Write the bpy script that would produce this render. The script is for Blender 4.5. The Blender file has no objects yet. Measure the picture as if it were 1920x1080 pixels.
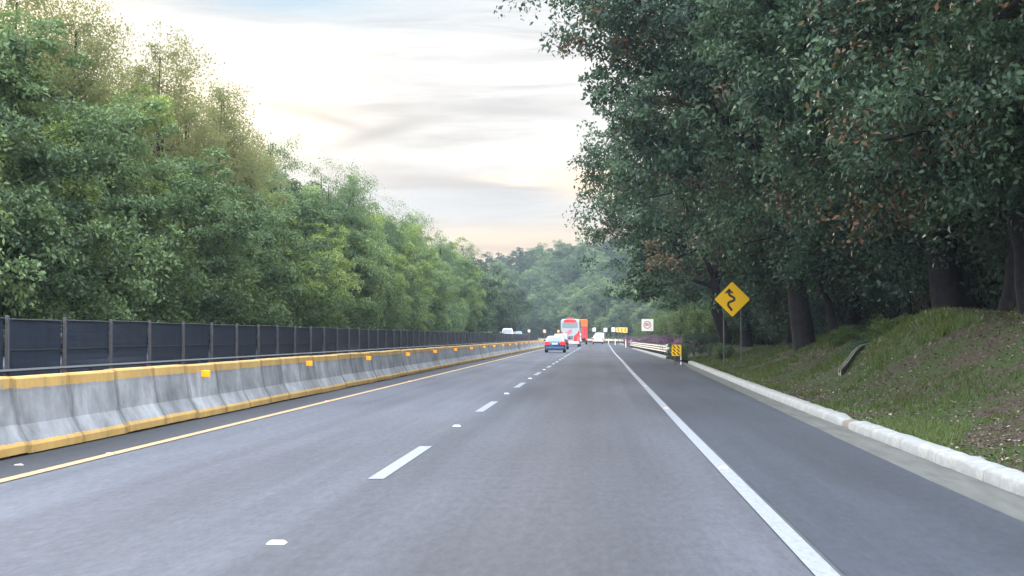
import bpy, math, random
import numpy as np
from mathutils import Vector, Matrix
R = math.radians
scene = bpy.context.scene
COL = scene.collection

# ------------------------------------------------------------------ camera
cam_d = bpy.data.cameras.new("camera"); cam = bpy.data.objects.new("camera", cam_d); COL.objects.link(cam)
cam_d.sensor_width = 36; cam_d.lens = 60.0; cam_d.clip_end = 6000; cam_d.clip_start = 0.1
cam.location = (0, 0, 1.4)
cam.rotation_euler = (R(90 + 1.629), 0, R(2.773))
scene.camera = cam
scene.render.resolution_x = 1920; scene.render.resolution_y = 1080

# ------------------------------------------------------------------ exposure, sun
scene.view_settings.view_transform = 'Standard'; scene.view_settings.look = 'None'
scene.view_settings.exposure = 0.05; scene.view_settings.gamma = 1.0
try:
    scene.cycles.max_bounces = 6; scene.cycles.diffuse_bounces = 3; scene.cycles.glossy_bounces = 2
    scene.cycles.transmission_bounces = 3; scene.cycles.transparent_max_bounces = 12; scene.cycles.volume_bounces = 0
    scene.cycles.use_denoising = True
except Exception: pass
SUN_EL, SUN_AZ = 17.0, -24.0        # degrees; azimuth measured from +Y, negative = left of the road
sd = bpy.data.lights.new("sun", 'SUN'); sd.energy = 1.7; sd.angle = R(10); sd.color = (1.0, 0.86, 0.66)
sun = bpy.data.objects.new("sun", sd); COL.objects.link(sun)
v = Vector((math.sin(R(SUN_AZ))*math.cos(R(SUN_EL)), math.cos(R(SUN_AZ))*math.cos(R(SUN_EL)), math.sin(R(SUN_EL))))
sun.rotation_euler = v.to_track_quat('Z', 'Y').to_euler(); sun.location = v*100

# ------------------------------------------------------------------ node helper
class N:
    def __init__(s, tree): s.t = tree; s.n = tree.nodes; s.l = tree.links
    def node(s, typ, **kw):
        n = s.n.new(typ)
        for k, val in kw.items(): setattr(n, k, val)
        return n
    def put(s, sock, val):
        if isinstance(val, bpy.types.NodeSocket): s.l.new(val, sock)
        elif val is not None: sock.default_value = val
    def math(s, op, a, b=None, c=None, clamp=False):
        n = s.node('ShaderNodeMath', operation=op, use_clamp=clamp)
        s.put(n.inputs[0], a)
        if b is not None: s.put(n.inputs[1], b)
        if c is not None: s.put(n.inputs[2], c)
        return n.outputs[0]
    def mix(s, f, a, b, mode='MIX'):
        n = s.node('ShaderNodeMix', data_type='RGBA', blend_type=mode)
        s.put(n.inputs[0], f); s.put(n.inputs[6], a); s.put(n.inputs[7], b)
        return n.outputs[2]
    def noise(s, vec, scale, detail=3, rough=0.5, dist=0.0, out=0):
        n = s.node('ShaderNodeTexNoise'); s.put(n.inputs['Vector'], vec)
        n.inputs['Scale'].default_value = scale; n.inputs['Detail'].default_value = detail
        n.inputs['Roughness'].default_value = rough; n.inputs['Distortion'].default_value = dist
        return n.outputs[out]
    def ramp(s, f, stops, interp='LINEAR'):
        n = s.node('ShaderNodeValToRGB'); s.put(n.inputs[0], f); cr = n.color_ramp; cr.interpolation = interp
        while len(cr.elements) < len(stops): cr.elements.new(0.5)
        for e, (p, c) in zip(cr.elements, stops):
            e.position = p; e.color = (c, c, c, 1) if not hasattr(c, '__len__') else (*c[:3], 1)
        return n.outputs[0]
    def mapping(s, vec, scale=(1, 1, 1), loc=(0, 0, 0)):
        n = s.node('ShaderNodeMapping'); s.put(n.inputs[0], vec)
        n.inputs['Scale'].default_value = scale; n.inputs['Location'].default_value = loc
        return n.outputs[0]

# ------------------------------------------------------------------ sky
world = bpy.data.worlds.new("World"); scene.world = world; world.use_nodes = True
w = N(world.node_tree); w.n.clear()
tc = w.node('ShaderNodeTexCoord').outputs['Generated']
sep = w.node('ShaderNodeSeparateXYZ'); w.l.new(tc, sep.inputs[0])
sx, sy, sz = sep.outputs
el = w.math('MULTIPLY', w.math('ARCSINE', sz), 180/math.pi)
az = w.math('MULTIPLY', w.math('ARCTAN2', sx, sy), 180/math.pi)
comb = w.node('ShaderNodeCombineXYZ'); w.l.new(az, comb.inputs[0]); w.l.new(w.math('MULTIPLY', el, 3.2), comb.inputs[1])
ae = comb.outputs[0]
warp = w.noise(ae, 0.22, 5, 0.6)
warp2 = w.noise(w.mapping(ae, (0.5, 1, 1), (31, 7, 3)), 0.5, 6, 0.62)
elw = w.math('ADD', el, w.math('MULTIPLY', w.math('SUBTRACT', warp, 0.5), 1.6))
f = w.math('DIVIDE', elw, 90.0)
S = 1/90
base = w.ramp(f, [(0.0, (.80, .66, .52)), (2.6*S, (.92, .74, .54)), (3.5*S, (.88, .77, .63)), (4.2*S, (.76, .765, .77)),
                  (5.0*S, (.80, .80, .80)), (5.8*S, (.88, .87, .85)), (7.5*S, (.91, .91, .90)), (9.5*S, (.92, .93, .95)),
                  (11*S, (.84, .88, .92)), (16*S, (1.0, 1.1, 1.25)), (35*S, (1.0, 1.1, 1.25)), (1.0, (1.0, 1.12, 1.3))])
# upper dome of the bright overcast, well above the frame
up = w.ramp(w.math('DIVIDE', el, 90.0), [(0.13, 1.0/5), (0.25, 2.1/5), (0.5, 3.0/5), (1.0, 3.4/5)])
base = w.mix(1.0, base, w.mix(1.0, up, (5, 5, 5, 1), 'MULTIPLY'), 'MULTIPLY')
# thin darker cloud sheets
cl = w.ramp(w.noise(w.mapping(ae, (0.35, 1.15, 1), (3.3, 9.1, 0)), 0.42, 7, 0.58, 0.6), [(0.44, 0.0), (0.66, 1.0)])
base = w.mix(w.math('MULTIPLY', cl, 0.9), base, (0.68, 0.66, 0.665, 1), 'MULTIPLY')
hi = w.ramp(w.noise(w.mapping(ae, (0.25, 1.3, 1), (13.3, 2.1, 0)), 0.7, 7, 0.6, 0.4), [(0.5, 0.0), (0.75, 1.0)])
base = w.mix(w.math('MULTIPLY', hi, 0.4), base, (1.05, 1.04, 1.02, 1))
def px(x, y): return ((x-1115)/3200*57.3, (631-y)/3200*57.3)
def blob(col_in, x, y, wx, wy, slope, colour, amt, wrp=1.0, mode='MIX'):
    a0, e0 = px(x, y); sxx = wx/3200*57.3; syy = wy/3200*57.3
    da = w.math('SUBTRACT', az, a0)
    de = w.math('SUBTRACT', w.math('ADD', el, w.math('MULTIPLY', w.math('SUBTRACT', warp2, 0.5), wrp)), e0)
    de = w.math('SUBTRACT', de, w.math('MULTIPLY', da, slope))
    q = w.math('ADD', w.math('POWER', w.math('DIVIDE', w.math('ABSOLUTE', da), sxx), 2.0), w.math('POWER', w.math('DIVIDE', w.math('ABSOLUTE', de), syy), 2.0))
    g = w.math('MULTIPLY', w.math('POWER', 2.718, w.math('MULTIPLY', q, -1.0)), amt)
    return w.mix(g, col_in, (*colour, 1), mode)
base = blob(base, 570, -10, 240, 62, 0.0, (.46, .66, .84), 1.0, 1.4)
base = blob(base, 830, 8, 160, 35, 0.1, (.78, .84, .90), .5, 1.0)
base = blob(base, 420, 140, 260, 50, 0.1, (1.1, 1.08, 1.04), .8, 1.0)
base = blob(base, 790, 335, 190, 24, -0.03, (.60, .56, .53), .85, 0.6)
base = blob(base, 600, 222, 110, 11, -0.28, (.48, .46, .45), .95, 0.25)
base = blob(base, 700, 255, 90, 16, 0.28, (.50, .49, .49), .95, 0.25)
base = blob(base, 950, 210, 150, 14, -0.05, (.62, .61, .61), .7, 0.5)
base = blob(base, 1000, 335, 90, 9, -0.02, (1.6, 1.3, .85), .95, 0.5)
base = blob(base, 1110, 345, 80, 40, 0.0, (1.35, .98, .62), .8, 0.3)
base = blob(base, 900, 290, 200, 22, 0.02, (1.1, 1.07, 1.02), .7, 0.8)
base = blob(base, 900, 385, 240, 28, 0.0, (.66, .68, .69), .7, 0.7)
base = blob(base, 930, 445, 260, 16, 0.0, (.95, .78, .58), .6, 0.5)
base = blob(base, 400, 230, 220, 110, 0.0, (1.5, 1.28, .95), .8, 0.3)
base = blob(base, 90, 60, 160, 70, 0.0, (1.5, 1.28, .95), .8, 0.3)
nis = w.node('ShaderNodeTexSky', sky_type='NISHITA', sun_disc=False, sun_elevation=R(SUN_EL), sun_rotation=R(SUN_AZ))
back_boost = w.ramp(w.math('MULTIPLY', sy, -1.0), [(0.0, 1.0/2.5), (0.6, 1.0)])  # brightness added to the sky behind the camera, lights surfaces facing it
base = w.mix(1.0, base, w.mix(1.0, back_boost, (2.5, 2.5, 2.45, 1), 'MULTIPLY'), 'MULTIPLY')
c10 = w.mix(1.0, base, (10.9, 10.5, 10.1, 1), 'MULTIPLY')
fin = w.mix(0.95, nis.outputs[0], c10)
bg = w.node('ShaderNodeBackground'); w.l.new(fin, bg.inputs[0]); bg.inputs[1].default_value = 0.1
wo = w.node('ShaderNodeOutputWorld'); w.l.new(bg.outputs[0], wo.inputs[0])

# ------------------------------------------------------------------ materials
def new_mat(name):
    m = bpy.data.materials.new(name); m.use_nodes = True; n = N(m.node_tree)
    b = next(x for x in n.n if x.type == 'BSDF_PRINCIPLED')
    return m, n, b
def plain(name, col, rough=0.6, metal=0.0, var=0.12, scale=8.0, bump=0.0):
    m, n, b = new_mat(name)
    t = n.node('ShaderNodeTexCoord').outputs['Object']
    k = n.ramp(n.noise(t, scale, 5, 0.6), [(0.3, 1-var), (0.7, 1+var)])
    n.put(b.inputs['Base Color'], n.mix(1.0, (*col, 1), k, 'MULTIPLY'))
    b.inputs['Roughness'].default_value = rough; b.inputs['Metallic'].default_value = metal
    if rough >= .85: b.inputs['Specular IOR Level'].default_value = .12
    if bump:
        bn = n.node('ShaderNodeBump'); bn.inputs['Strength'].default_value = bump
        n.put(bn.inputs['Height'], n.noise(t, scale*6, 4)); n.l.new(bn.outputs[0], b.inputs['Normal'])
    return m
def glow_mat(name, col, strength):
    m, n, b = new_mat(name); b.inputs['Base Color'].default_value = (*col, 1)
    b.inputs['Emission Color'].default_value = (*col, 1); b.inputs['Emission Strength'].default_value = strength
    b.inputs['Roughness'].default_value = 0.3
    return m
def leaf_mat(name, dark, mid, light, accent=None, acc_at=0.9, trans=0.35, tcol=(.25, .32, .04), spec=0.35):
    m, n, b = new_mat(name)
    at = n.node('ShaderNodeAttribute', attribute_name='tint'); sp = n.node('ShaderNodeSeparateColor'); n.l.new(at.outputs['Color'], sp.inputs[0])
    oi = n.node('ShaderNodeObjectInfo').outputs['Random']
    k = n.math('ADD', n.math('MULTIPLY', sp.outputs[0], 0.62), n.math('MULTIPLY', sp.outputs[1], 0.38))
    k = n.math('ADD', k, n.math('MULTIPLY', n.math('SUBTRACT', oi, 0.5), 0.34), clamp=True)
    c = n.ramp(k, [(0.05, dark), (0.5, mid), (0.95, light)])
    if accent is not None:
        a = n.ramp(sp.outputs[2], [(acc_at, 0.0), (acc_at+0.02, 1.0)])
        c = n.mix(n.math('MULTIPLY', a, sp.outputs[1]), c, (*accent, 1))
    n.put(b.inputs['Base Color'], c); b.inputs['Roughness'].default_value = 0.5
    b.inputs['Specular IOR Level'].default_value = spec
    tr = n.node('ShaderNodeBsdfTranslucent'); n.put(tr.inputs[0], n.mix(0.5, c, (*tcol, 1)))
    ms = n.node('ShaderNodeMixShader'); ms.inputs[0].default_value = trans
    n.l.new(b.outputs[0], ms.inputs[1]); n.l.new(tr.outputs[0], ms.inputs[2])
    out = next(x for x in n.n if x.type == 'OUTPUT_MATERIAL'); n.l.new(ms.outputs[0], out.inputs[0])
    return m

def asphalt(name, c0, c1, track=0.25, rough=0.8):
    m, n, b = new_mat(name)
    t = n.node('ShaderNodeTexCoord').outputs['Object']
    s2 = n.node('ShaderNodeSeparateXYZ'); n.l.new(t, s2.inputs[0])
    streak = n.noise(n.mapping(t, (1.6, 0.018, 1)), 1.0, 5, 0.6)
    fine = n.noise(n.mapping(t, (30, 5, 1)), 1.0, 4, 0.7)
    grit = n.noise(t, 90, 2, 0.6)
    patch = n.noise(n.mapping(t, (0.5, 0.08, 1), (4, 2, 0)), 1.0, 4, 0.55)
    c = n.mix(n.ramp(streak, [(0.3, 0.0), (0.7, 1.0)]), (*c0, 1), (*c1, 1))
    c = n.mix(1.0, c, n.ramp(patch, [(0.3, 0.76), (0.7, 1.2)]), 'MULTIPLY')
    c = n.mix(1.0, c, n.ramp(fine, [(0.25, 0.9), (0.75, 1.1)]), 'MULTIPLY')
    c = n.mix(1.0, c, n.ramp(grit, [(0.3, 0.82), (0.7, 1.18)]), 'MULTIPLY')
    if track:   # oil band in the middle of the right lane, polished wheel paths, paler left lane
        def band(x0, wd):
            q = n.math('DIVIDE', n.math('ABSOLUTE', n.math('SUBTRACT', s2.outputs[0], x0)), wd)
            return n.math('POWER', 2.718, n.math('MULTIPLY', n.math('POWER', q, 2.0), -1.0))
        oil = n.math('MULTIPLY', band(-0.42, 0.75), n.ramp(n.noise(n.mapping(t, (0.5, 0.03, 1), (9, 0, 0)), 1.0, 3), [(0.25, 0.5), (0.7, 1.0)]))
        oil2 = n.math('MULTIPLY', band(-4.0, 0.4), 0.8)
        c = n.mix(n.math('MULTIPLY', oil, track), c, (.045, .045, .05, 1))
        c = n.mix(n.math('MULTIPLY', oil2, track*0.6), c, (.05, .05, .06, 1))
        left = n.ramp(n.math('DIVIDE', n.math('ADD', s2.outputs[0], 6.0), 6.0), [(0.6, 1.4), (0.68, 1.0)])
        c = n.mix(1.0, c, n.mix(1.0, left, (1.0, 0.985, 1.03, 1), 'MULTIPLY'), 'MULTIPLY')
    b.inputs['Specular IOR Level'].default_value = .22
    agg = n.noise(n.mapping(t, (14, 3.0, 1)), 1.0, 5, 0.75)
    c = n.mix(1.0, c, n.ramp(agg, [(0.3, 0.78), (0.7, 1.22)]), 'MULTIPLY')
    n.put(b.inputs['Base Color'], c); b.inputs['Roughness'].default_value = rough
    bn = n.node('ShaderNodeBump'); bn.inputs['Strength'].default_value = 0.25; bn.inputs['Distance'].default_value = 0.01
    n.put(bn.inputs['Height'], n.noise(t, 60, 3)); n.l.new(bn.outputs[0], b.inputs['Normal'])
    return m

M = {}
M['road'] = asphalt('carriageway_asphalt', (.043, .049, .060), (.070, .078, .093), 0.65)
M['shoulder'] = asphalt('shoulder_asphalt', (.024, .031, .044), (.036, .045, .061), 0)
M['inner'] = asphalt('inner_asphalt', (.035, .040, .050), (.050, .055, .066), 0)
def gutter_mat():
    m, n, b = new_mat('gutter_concrete'); t = n.node('ShaderNodeTexCoord').outputs['Object']
    k = n.noise(n.mapping(t, (3, 0.35, 1)), 1.6, 6, 0.65)
    c = n.ramp(k, [(0.3, (.035, .04, .04)), (0.5, (.065, .07, .068)), (0.66, (.085, .092, .088)), (0.8, (.17, .185, .185))])
    n.put(b.inputs['Base Color'], c); b.inputs['Roughness'].default_value = 0.85
    return m
M['gutter'] = gutter_mat()
def kerb_mat():
    m, n, b = new_mat('kerb_paint'); t = n.node('ShaderNodeTexCoord').outputs['Object']
    k = n.noise(n.mapping(t, (2, 0.8, 2)), 2.2, 6, 0.7)
    c = n.ramp(k, [(0.28, (.19, .18, .16)), (0.40, (.28, .29, .28)), (0.52, (.20, .215, .22)), (0.8, (.29, .315, .32))])
    s3 = n.node('ShaderNodeSeparateXYZ'); n.l.new(t, s3.inputs[0])
    ws = n.math('FRACT', n.math('DIVIDE', s3.outputs[1], 2.4))
    joint = n.ramp(ws, [(0.0, 0.5), (0.012, 1.0), (0.988, 1.0), (1.0, 0.5)])
    c = n.mix(1.0, c, joint, 'MULTIPLY')
    yy = n.math('ADD', s3.outputs[1], n.math('MULTIPLY', n.math('SUBTRACT', k, 0.5), 1.2))
    scar = n.math('MULTIPLY', n.math('GREATER_THAN', yy, 26.5), n.math('LESS_THAN', yy, 27.0))
    c = n.mix(scar, c, (.14, .12, .10, 1))
    n.put(b.inputs['Base Color'], c); b.inputs['Roughness'].default_value = 0.8
    return m
M['kerb'] = kerb_mat()
def paint_mat(name, col, wear=(.14, .14, .15)):
    m, n, b = new_mat(name); t = n.node('ShaderNodeTexCoord').outputs['Object']
    k = n.ramp(n.noise(n.mapping(t, (8, 2, 1)), 2.5, 7, 0.75), [(0.36, 0.15), (0.52, 1.0)])
    n.put(b.inputs['Base Color'], n.mix(k, (*wear, 1), (*col, 1))); b.inputs['Roughness'].default_value = 0.6
    return m
M['white_line'] = paint_mat('white_road_paint', (.21, .235, .275))
M['yellow_line'] = paint_mat('yellow_road_paint', (.40, .26, .11))
def barrier_mat():
    m, n, b = new_mat('barrier_painted_concrete')
    t = n.node('ShaderNodeTexCoord').outputs['Object']; oi = n.node('ShaderNodeObjectInfo').outputs['Random']
    cv = n.node('ShaderNodeCombineXYZ'); n.put(cv.inputs[0], n.math('MULTIPLY', oi, 40)); n.put(cv.inputs[1], n.math('MULTIPLY', oi, 93))
    va = n.node('ShaderNodeVectorMath', operation='ADD'); n.l.new(t, va.inputs[0]); n.l.new(cv.outputs[0], va.inputs[1]); p = va.outputs[0]
    s3 = n.node('ShaderNodeSeparateXYZ'); n.l.new(t, s3.inputs[0]); z = s3.outputs[2]; y = s3.outputs[1]
    cloud = n.noise(p, 1.6, 6, 0.62); runs = n.noise(n.mapping(p, (1, 1.0, 1.2)), 3.0, 5, 0.6)
    c = n.ramp(cloud, [(0.28, (.14, .15, .16)), (0.5, (.25, .265, .285)), (0.72, (.37, .39, .42))])
    c = n.mix(1.0, c, n.ramp(runs, [(0.3, .86), (0.6, 1.06)]), 'MULTIPLY')
    c = n.mix(1.0, c, n.ramp(oi, [(0.0, .78), (1.0, 1.15)]), 'MULTIPLY')
    zz = n.math('ADD', z, n.math('MULTIPLY', n.math('SUBTRACT', n.noise(p, 6, 4), 0.5), 0.05))
    ymask = n.math('MAXIMUM', n.math('GREATER_THAN', zz, 0.785), n.math('LESS_THAN', zz, 0.165))
    wear = n.ramp(n.noise(p, 5, 6, 0.72), [(0.34, 0.35), (0.46, 1.0)])
    yc = n.mix(n.ramp(cloud, [(0.3, 0.0), (0.7, 1.0)]), (.42, .26, .075, 1), (.58, .38, .12, 1))
    c = n.mix(n.math('MULTIPLY', ymask, wear), c, yc)
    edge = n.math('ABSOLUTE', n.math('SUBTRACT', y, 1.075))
    stain_shade = n.ramp(n.math('ADD', edge, n.math('MULTIPLY', n.math('SUBTRACT', runs, 0.5), 0.35)), [(0.95, 1.0), (1.16, .68)])  # darker towards the joints: stains plus scallop shadows painted into the colour
    c = n.mix(1.0, c, stain_shade, 'MULTIPLY')
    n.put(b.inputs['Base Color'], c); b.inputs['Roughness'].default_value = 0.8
    bn = n.node('ShaderNodeBump'); bn.inputs['Strength'].default_value = 0.4; bn.inputs['Distance'].default_value = 0.01
    n.put(bn.inputs['Height'], n.noise(p, 12, 5)); n.l.new(bn.outputs[0], b.inputs['Normal'])
    return m
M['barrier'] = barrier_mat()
M['amber'] = glow_mat('amber_reflector', (1.0, .36, .01), 0.25)  # no lamp: the faint glow is added in place of returned light
M['fence_mesh'] = None
def screen_mat():
    m, n, b = new_mat('dark_screen_mesh'); t = n.node('ShaderNodeTexCoord').outputs['Object']
    k = n.noise(n.mapping(t, (1, 1.2, 1.5)), 1.5, 5, 0.6)
    n.put(b.inputs['Base Color'], n.ramp(k, [(0.3, (.008, .016, .034)), (0.7, (.018, .030, .058))]))
    b.inputs['Roughness'].default_value = 0.55
    s3 = n.node('ShaderNodeSeparateXYZ'); n.l.new(t, s3.inputs[0])
    vert = n.math('LESS_THAN', n.math('FRACT', n.math('MULTIPLY', s3.outputs[1], 18.0)), 0.86)
    hor = n.math('LESS_THAN', n.math('FRACT', n.math('MULTIPLY', s3.outputs[2], 7.0)), 0.3)
    n.put(b.inputs['Alpha'], n.math('MAXIMUM', vert, hor))
    return m
M['fence_mesh'] = screen_mat()
M['fence_post'] = plain('weathered_post', (.06, .06, .068), .8, 0, .3, 4)
M['galv'] = plain('galvanised_steel', (.13, .15, .16), .45, .6, .2, 6)
M['dark_metal'] = plain('dark_steel', (.022, .028, .038), .6, .1, .2, 6)
M['bark'] = plain('bark', (.020, .018, .019), .9, 0, .45, 5, .8)
M['bark_pale'] = plain('pale_bark', (.13, .105, .09), .9, 0, .4, 5, .8)
def ground_mat(name='bank_soil_and_grass'):
    m, n, b = new_mat(name); t = n.node('ShaderNodeTexCoord').outputs['Object']
    k = n.noise(n.mapping(t, (0.8, 0.4, 1)), 1.0, 6, 0.68, 0.4)
    f2 = n.noise(t, 7, 6, 0.7); f3 = n.noise(t, 28, 3, 0.7)
    soil = n.ramp(f2, [(0.3, (.022, .018, .014)), (0.55, (.048, .038, .030)), (0.75, (.11, .085, .068))])
    grass = n.ramp(f2, [(0.3, (.018, .030, .010)), (0.6, (.032, .054, .016)), (0.8, (.055, .085, .026))])
    c = n.mix(n.ramp(k, [(0.42, 0.0), (0.54, 1.0)]), soil, grass)
    c = n.mix(1.0, c, n.ramp(f3, [(0.3, .7), (0.7, 1.3)]), 'MULTIPLY')
    n.put(b.inputs['Base Color'], c); b.inputs['Roughness'].default_value = 0.95; b.inputs['Specular IOR Level'].default_value = .1
    bn = n.node('ShaderNodeBump'); bn.inputs['Strength'].default_value = 0.9; bn.inputs['Distance'].default_value = 0.06
    n.put(bn.inputs['Height'], f2); n.l.new(bn.outputs[0], b.inputs['Normal'])
    return m
M['bank'] = ground_mat()
M['ground'] = plain('dark_soil', (.05, .05, .035), .95, 0, .4, .6)
M['concrete'] = plain('grey_concrete', (.22, .23, .23), .85, 0, .25, 3)
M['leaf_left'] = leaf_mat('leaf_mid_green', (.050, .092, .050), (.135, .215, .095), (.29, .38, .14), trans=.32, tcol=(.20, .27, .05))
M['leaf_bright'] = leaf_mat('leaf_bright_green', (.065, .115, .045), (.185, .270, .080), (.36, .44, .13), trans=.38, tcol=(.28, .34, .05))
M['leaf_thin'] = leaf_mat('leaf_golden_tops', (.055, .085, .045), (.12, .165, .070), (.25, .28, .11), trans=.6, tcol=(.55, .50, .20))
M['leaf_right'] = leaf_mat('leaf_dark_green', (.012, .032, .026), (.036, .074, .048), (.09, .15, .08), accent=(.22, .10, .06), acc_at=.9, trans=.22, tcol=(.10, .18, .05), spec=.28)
M['leaf_hill'] = leaf_mat('leaf_hill_green', (.012, .028, .019), (.026, .052, .027), (.066, .108, .045), trans=.3, tcol=(.18, .25, .06))
M['leaf_shrub'] = leaf_mat('leaf_shrub', (.02, .05, .02), (.05, .095, .03), (.10, .16, .05), trans=.3)
M['leaf_purple'] = leaf_mat('purple_foliage', (.08, .07, .09), (.14, .10, .14), (.24, .16, .22), accent=(.5, .08, .32), acc_at=.75, trans=.25, tcol=(.3, .15, .25))
M['grass'] = leaf_mat('grass_blades', (.014, .028, .009), (.030, .056, .015), (.062, .096, .028), trans=.3)
M['litter'] = leaf_mat('dry_leaves', (.035, .024, .018), (.085, .060, .045), (.42, .37, .33), trans=.1, tcol=(.3, .2, .1))

# ------------------------------------------------------------------ mesh helpers
def tag(o, label=None, cat=None, group=None, kind=None):
    if label: o['label'] = label
    if cat: o['category'] = cat
    if group: o['group'] = group
    if kind: o['kind'] = kind
    return o
def link(name, me, parent=None, loc=None, rot=None, scale=None):
    o = bpy.data.objects.new(name, me); COL.objects.link(o)
    if parent: o.parent = parent
    if loc is not None: o.location = loc
    if rot is not None: o.rotation_euler = rot
    if scale is not None: o.scale = scale
    return o
def empty(name, loc, rz=0, scale=None):
    o = link(name, None, None, loc, (0, 0, rz), scale); o.empty_display_size = .2
    return o
class MB:
    def __init__(s): s.v = []; s.f = []
    def add(s, vs, fs):
        k = len(s.v); s.v += [tuple(p) for p in vs]; s.f += [tuple(i+k for i in q) for q in fs]; return s
    def box(s, x0, x1, y0, y1, z0, z1, bev=0):
        if bev:
            b = bev; rings = []
            for (z, i) in ((z0, b), (z0+b, 0), (z1-b, 0), (z1, b)):
                X0, X1, Y0, Y1 = x0+i, x1-i, y0+i, y1-i; c = b if i == 0 else b*.4
                rings.append([(X0+c, Y0, z), (X1-c, Y0, z), (X1, Y0+c, z), (X1, Y1-c, z), (X1-c, Y1, z), (X0+c, Y1, z), (X0, Y1-c, z), (X0, Y0+c, z)])
            vs = [p for r in rings for p in r]; fs = [tuple(range(7, -1, -1)), tuple(range(24, 32))]
            for a in range(3):
                for i in range(8): fs.append((a*8+i, a*8+(i+1) % 8, a*8+8+(i+1) % 8, a*8+8+i))
            return s.add(vs, fs)
        vs = [(x, y, z) for z in (z0, z1) for (x, y) in ((x0, y0), (x1, y0), (x1, y1), (x0, y1))]
        return s.add(vs, [(3, 2, 1, 0), (4, 5, 6, 7), (0, 1, 5, 4), (1, 2, 6, 5), (2, 3, 7, 6), (3, 0, 4, 7)])
    def tube(s, pts, rad, n=8, caps=True):
        pts = [Vector(p) for p in pts]; rad = rad if hasattr(rad, '__len__') else [rad]*len(pts)
        k = len(s.v); up = Vector((0.3, 0.2, 1)).normalized()
        for i, p in enumerate(pts):
            d = (pts[min(i+1, len(pts)-1)]-pts[max(i-1, 0)]).normalized()
            a = d.cross(Vector((0, 1, 0.01)) if abs(d.y) < .9 else Vector((1, 0, 0))).normalized(); bb = d.cross(a)
            for j in range(n):
                t = 2*math.pi*j/n; s.v.append(tuple(p+(a*math.cos(t)+bb*math.sin(t))*rad[i]))
        for i in range(len(pts)-1):
            for j in range(n): s.f.append((k+i*n+j, k+i*n+(j+1) % n, k+(i+1)*n+(j+1) % n, k+(i+1)*n+j))
        if caps:
            s.f.append(tuple(k+j for j in range(n-1, -1, -1))); e = k+(len(pts)-1)*n; s.f.append(tuple(e+j for j in range(n)))
        return s
    def loft(s, rings, caps=True):
        k = len(s.v); n = len(rings[0])
        for r in rings: s.v += [tuple(p) for p in r]
        for i in range(len(rings)-1):
            for j in range(n): s.f.append((k+i*n+j, k+i*n+(j+1) % n, k+(i+1)*n+(j+1) % n, k+(i+1)*n+j))
        if caps:
            s.f.append(tuple(k+j for j in range(n-1, -1, -1))); e = k+(len(rings)-1)*n; s.f.append(tuple(e+j for j in range(n)))
        return s
    def mesh(s, name, m, smooth=False):
        me = bpy.data.meshes.new(name); me.from_pydata(s.v, [], s.f); me.materials.append(m)
        import bmesh
        bm = bmesh.new(); bm.from_mesh(me); bmesh.ops.recalc_face_normals(bm, faces=bm.faces[:]); bm.to_mesh(me); bm.free()
        if smooth: me.polygons.foreach_set('use_smooth', [True]*len(me.polygons))
        return me
    def obj(s, name, m, parent=None, smooth=False, **kw): return link(name, s.mesh(name, m, smooth), parent, **kw)
def np_mesh(name, V, F, m, tint=None, smooth=False):
    V = np.asarray(V, dtype=np.float32); F = np.asarray(F, dtype=np.int32); me = bpy.data.meshes.new(name)
    me.vertices.add(len(V)); me.vertices.foreach_set('co', V.ravel())
    k = F.shape[1]; me.loops.add(F.size); me.loops.foreach_set('vertex_index', F.ravel())
    me.polygons.add(len(F)); me.polygons.foreach_set('loop_start', np.arange(0, F.size, k, dtype=np.int32))
    me.polygons.foreach_set('loop_total', np.full(len(F), k, dtype=np.int32))
    if tint is not None:
        a = me.attributes.new('tint', 'FLOAT_COLOR', 'POINT'); a.data.foreach_set('color', np.asarray(tint, dtype=np.float32).ravel())
    me.update(calc_edges=True)
    if smooth: me.polygons.foreach_set('use_smooth', np.ones(len(F), dtype=bool))
    me.materials.append(m)
    return me
def leaves(rng, P, size, tint, up=0.6, outward=None, aspect=0.5):
    """one folded pointed leaf per point"""
    n = len(P)
    nor = rng.normal(size=(n, 3)); nor[:, 2] += up*1.2
    if outward is not None: nor += outward*1.0
    nor /= np.linalg.norm(nor, axis=1)[:, None]
    a = rng.normal(size=(n, 3)); a -= (a*nor).sum(1)[:, None]*nor; a /= np.linalg.norm(a, axis=1)[:, None]
    b = np.cross(nor, a)
    L = size*rng.uniform(.6, 1.35, n)[:, None]; W = L*aspect*rng.uniform(.8, 1.2, n)[:, None]
    fold = nor*L*0.12
    V = np.stack([P, P+a*L*.45+b*W*.5+fold, P+a*L, P+a*L*.45-b*W*.5+fold], 1).reshape(-1, 3)
    i = np.arange(n)*4
    F = np.stack([np.stack([i, i+1, i+2], 1), np.stack([i, i+2, i+3], 1)], 1).reshape(-1, 3)
    T = np.repeat(tint, 4, axis=0)
    return V, F, T

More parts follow.
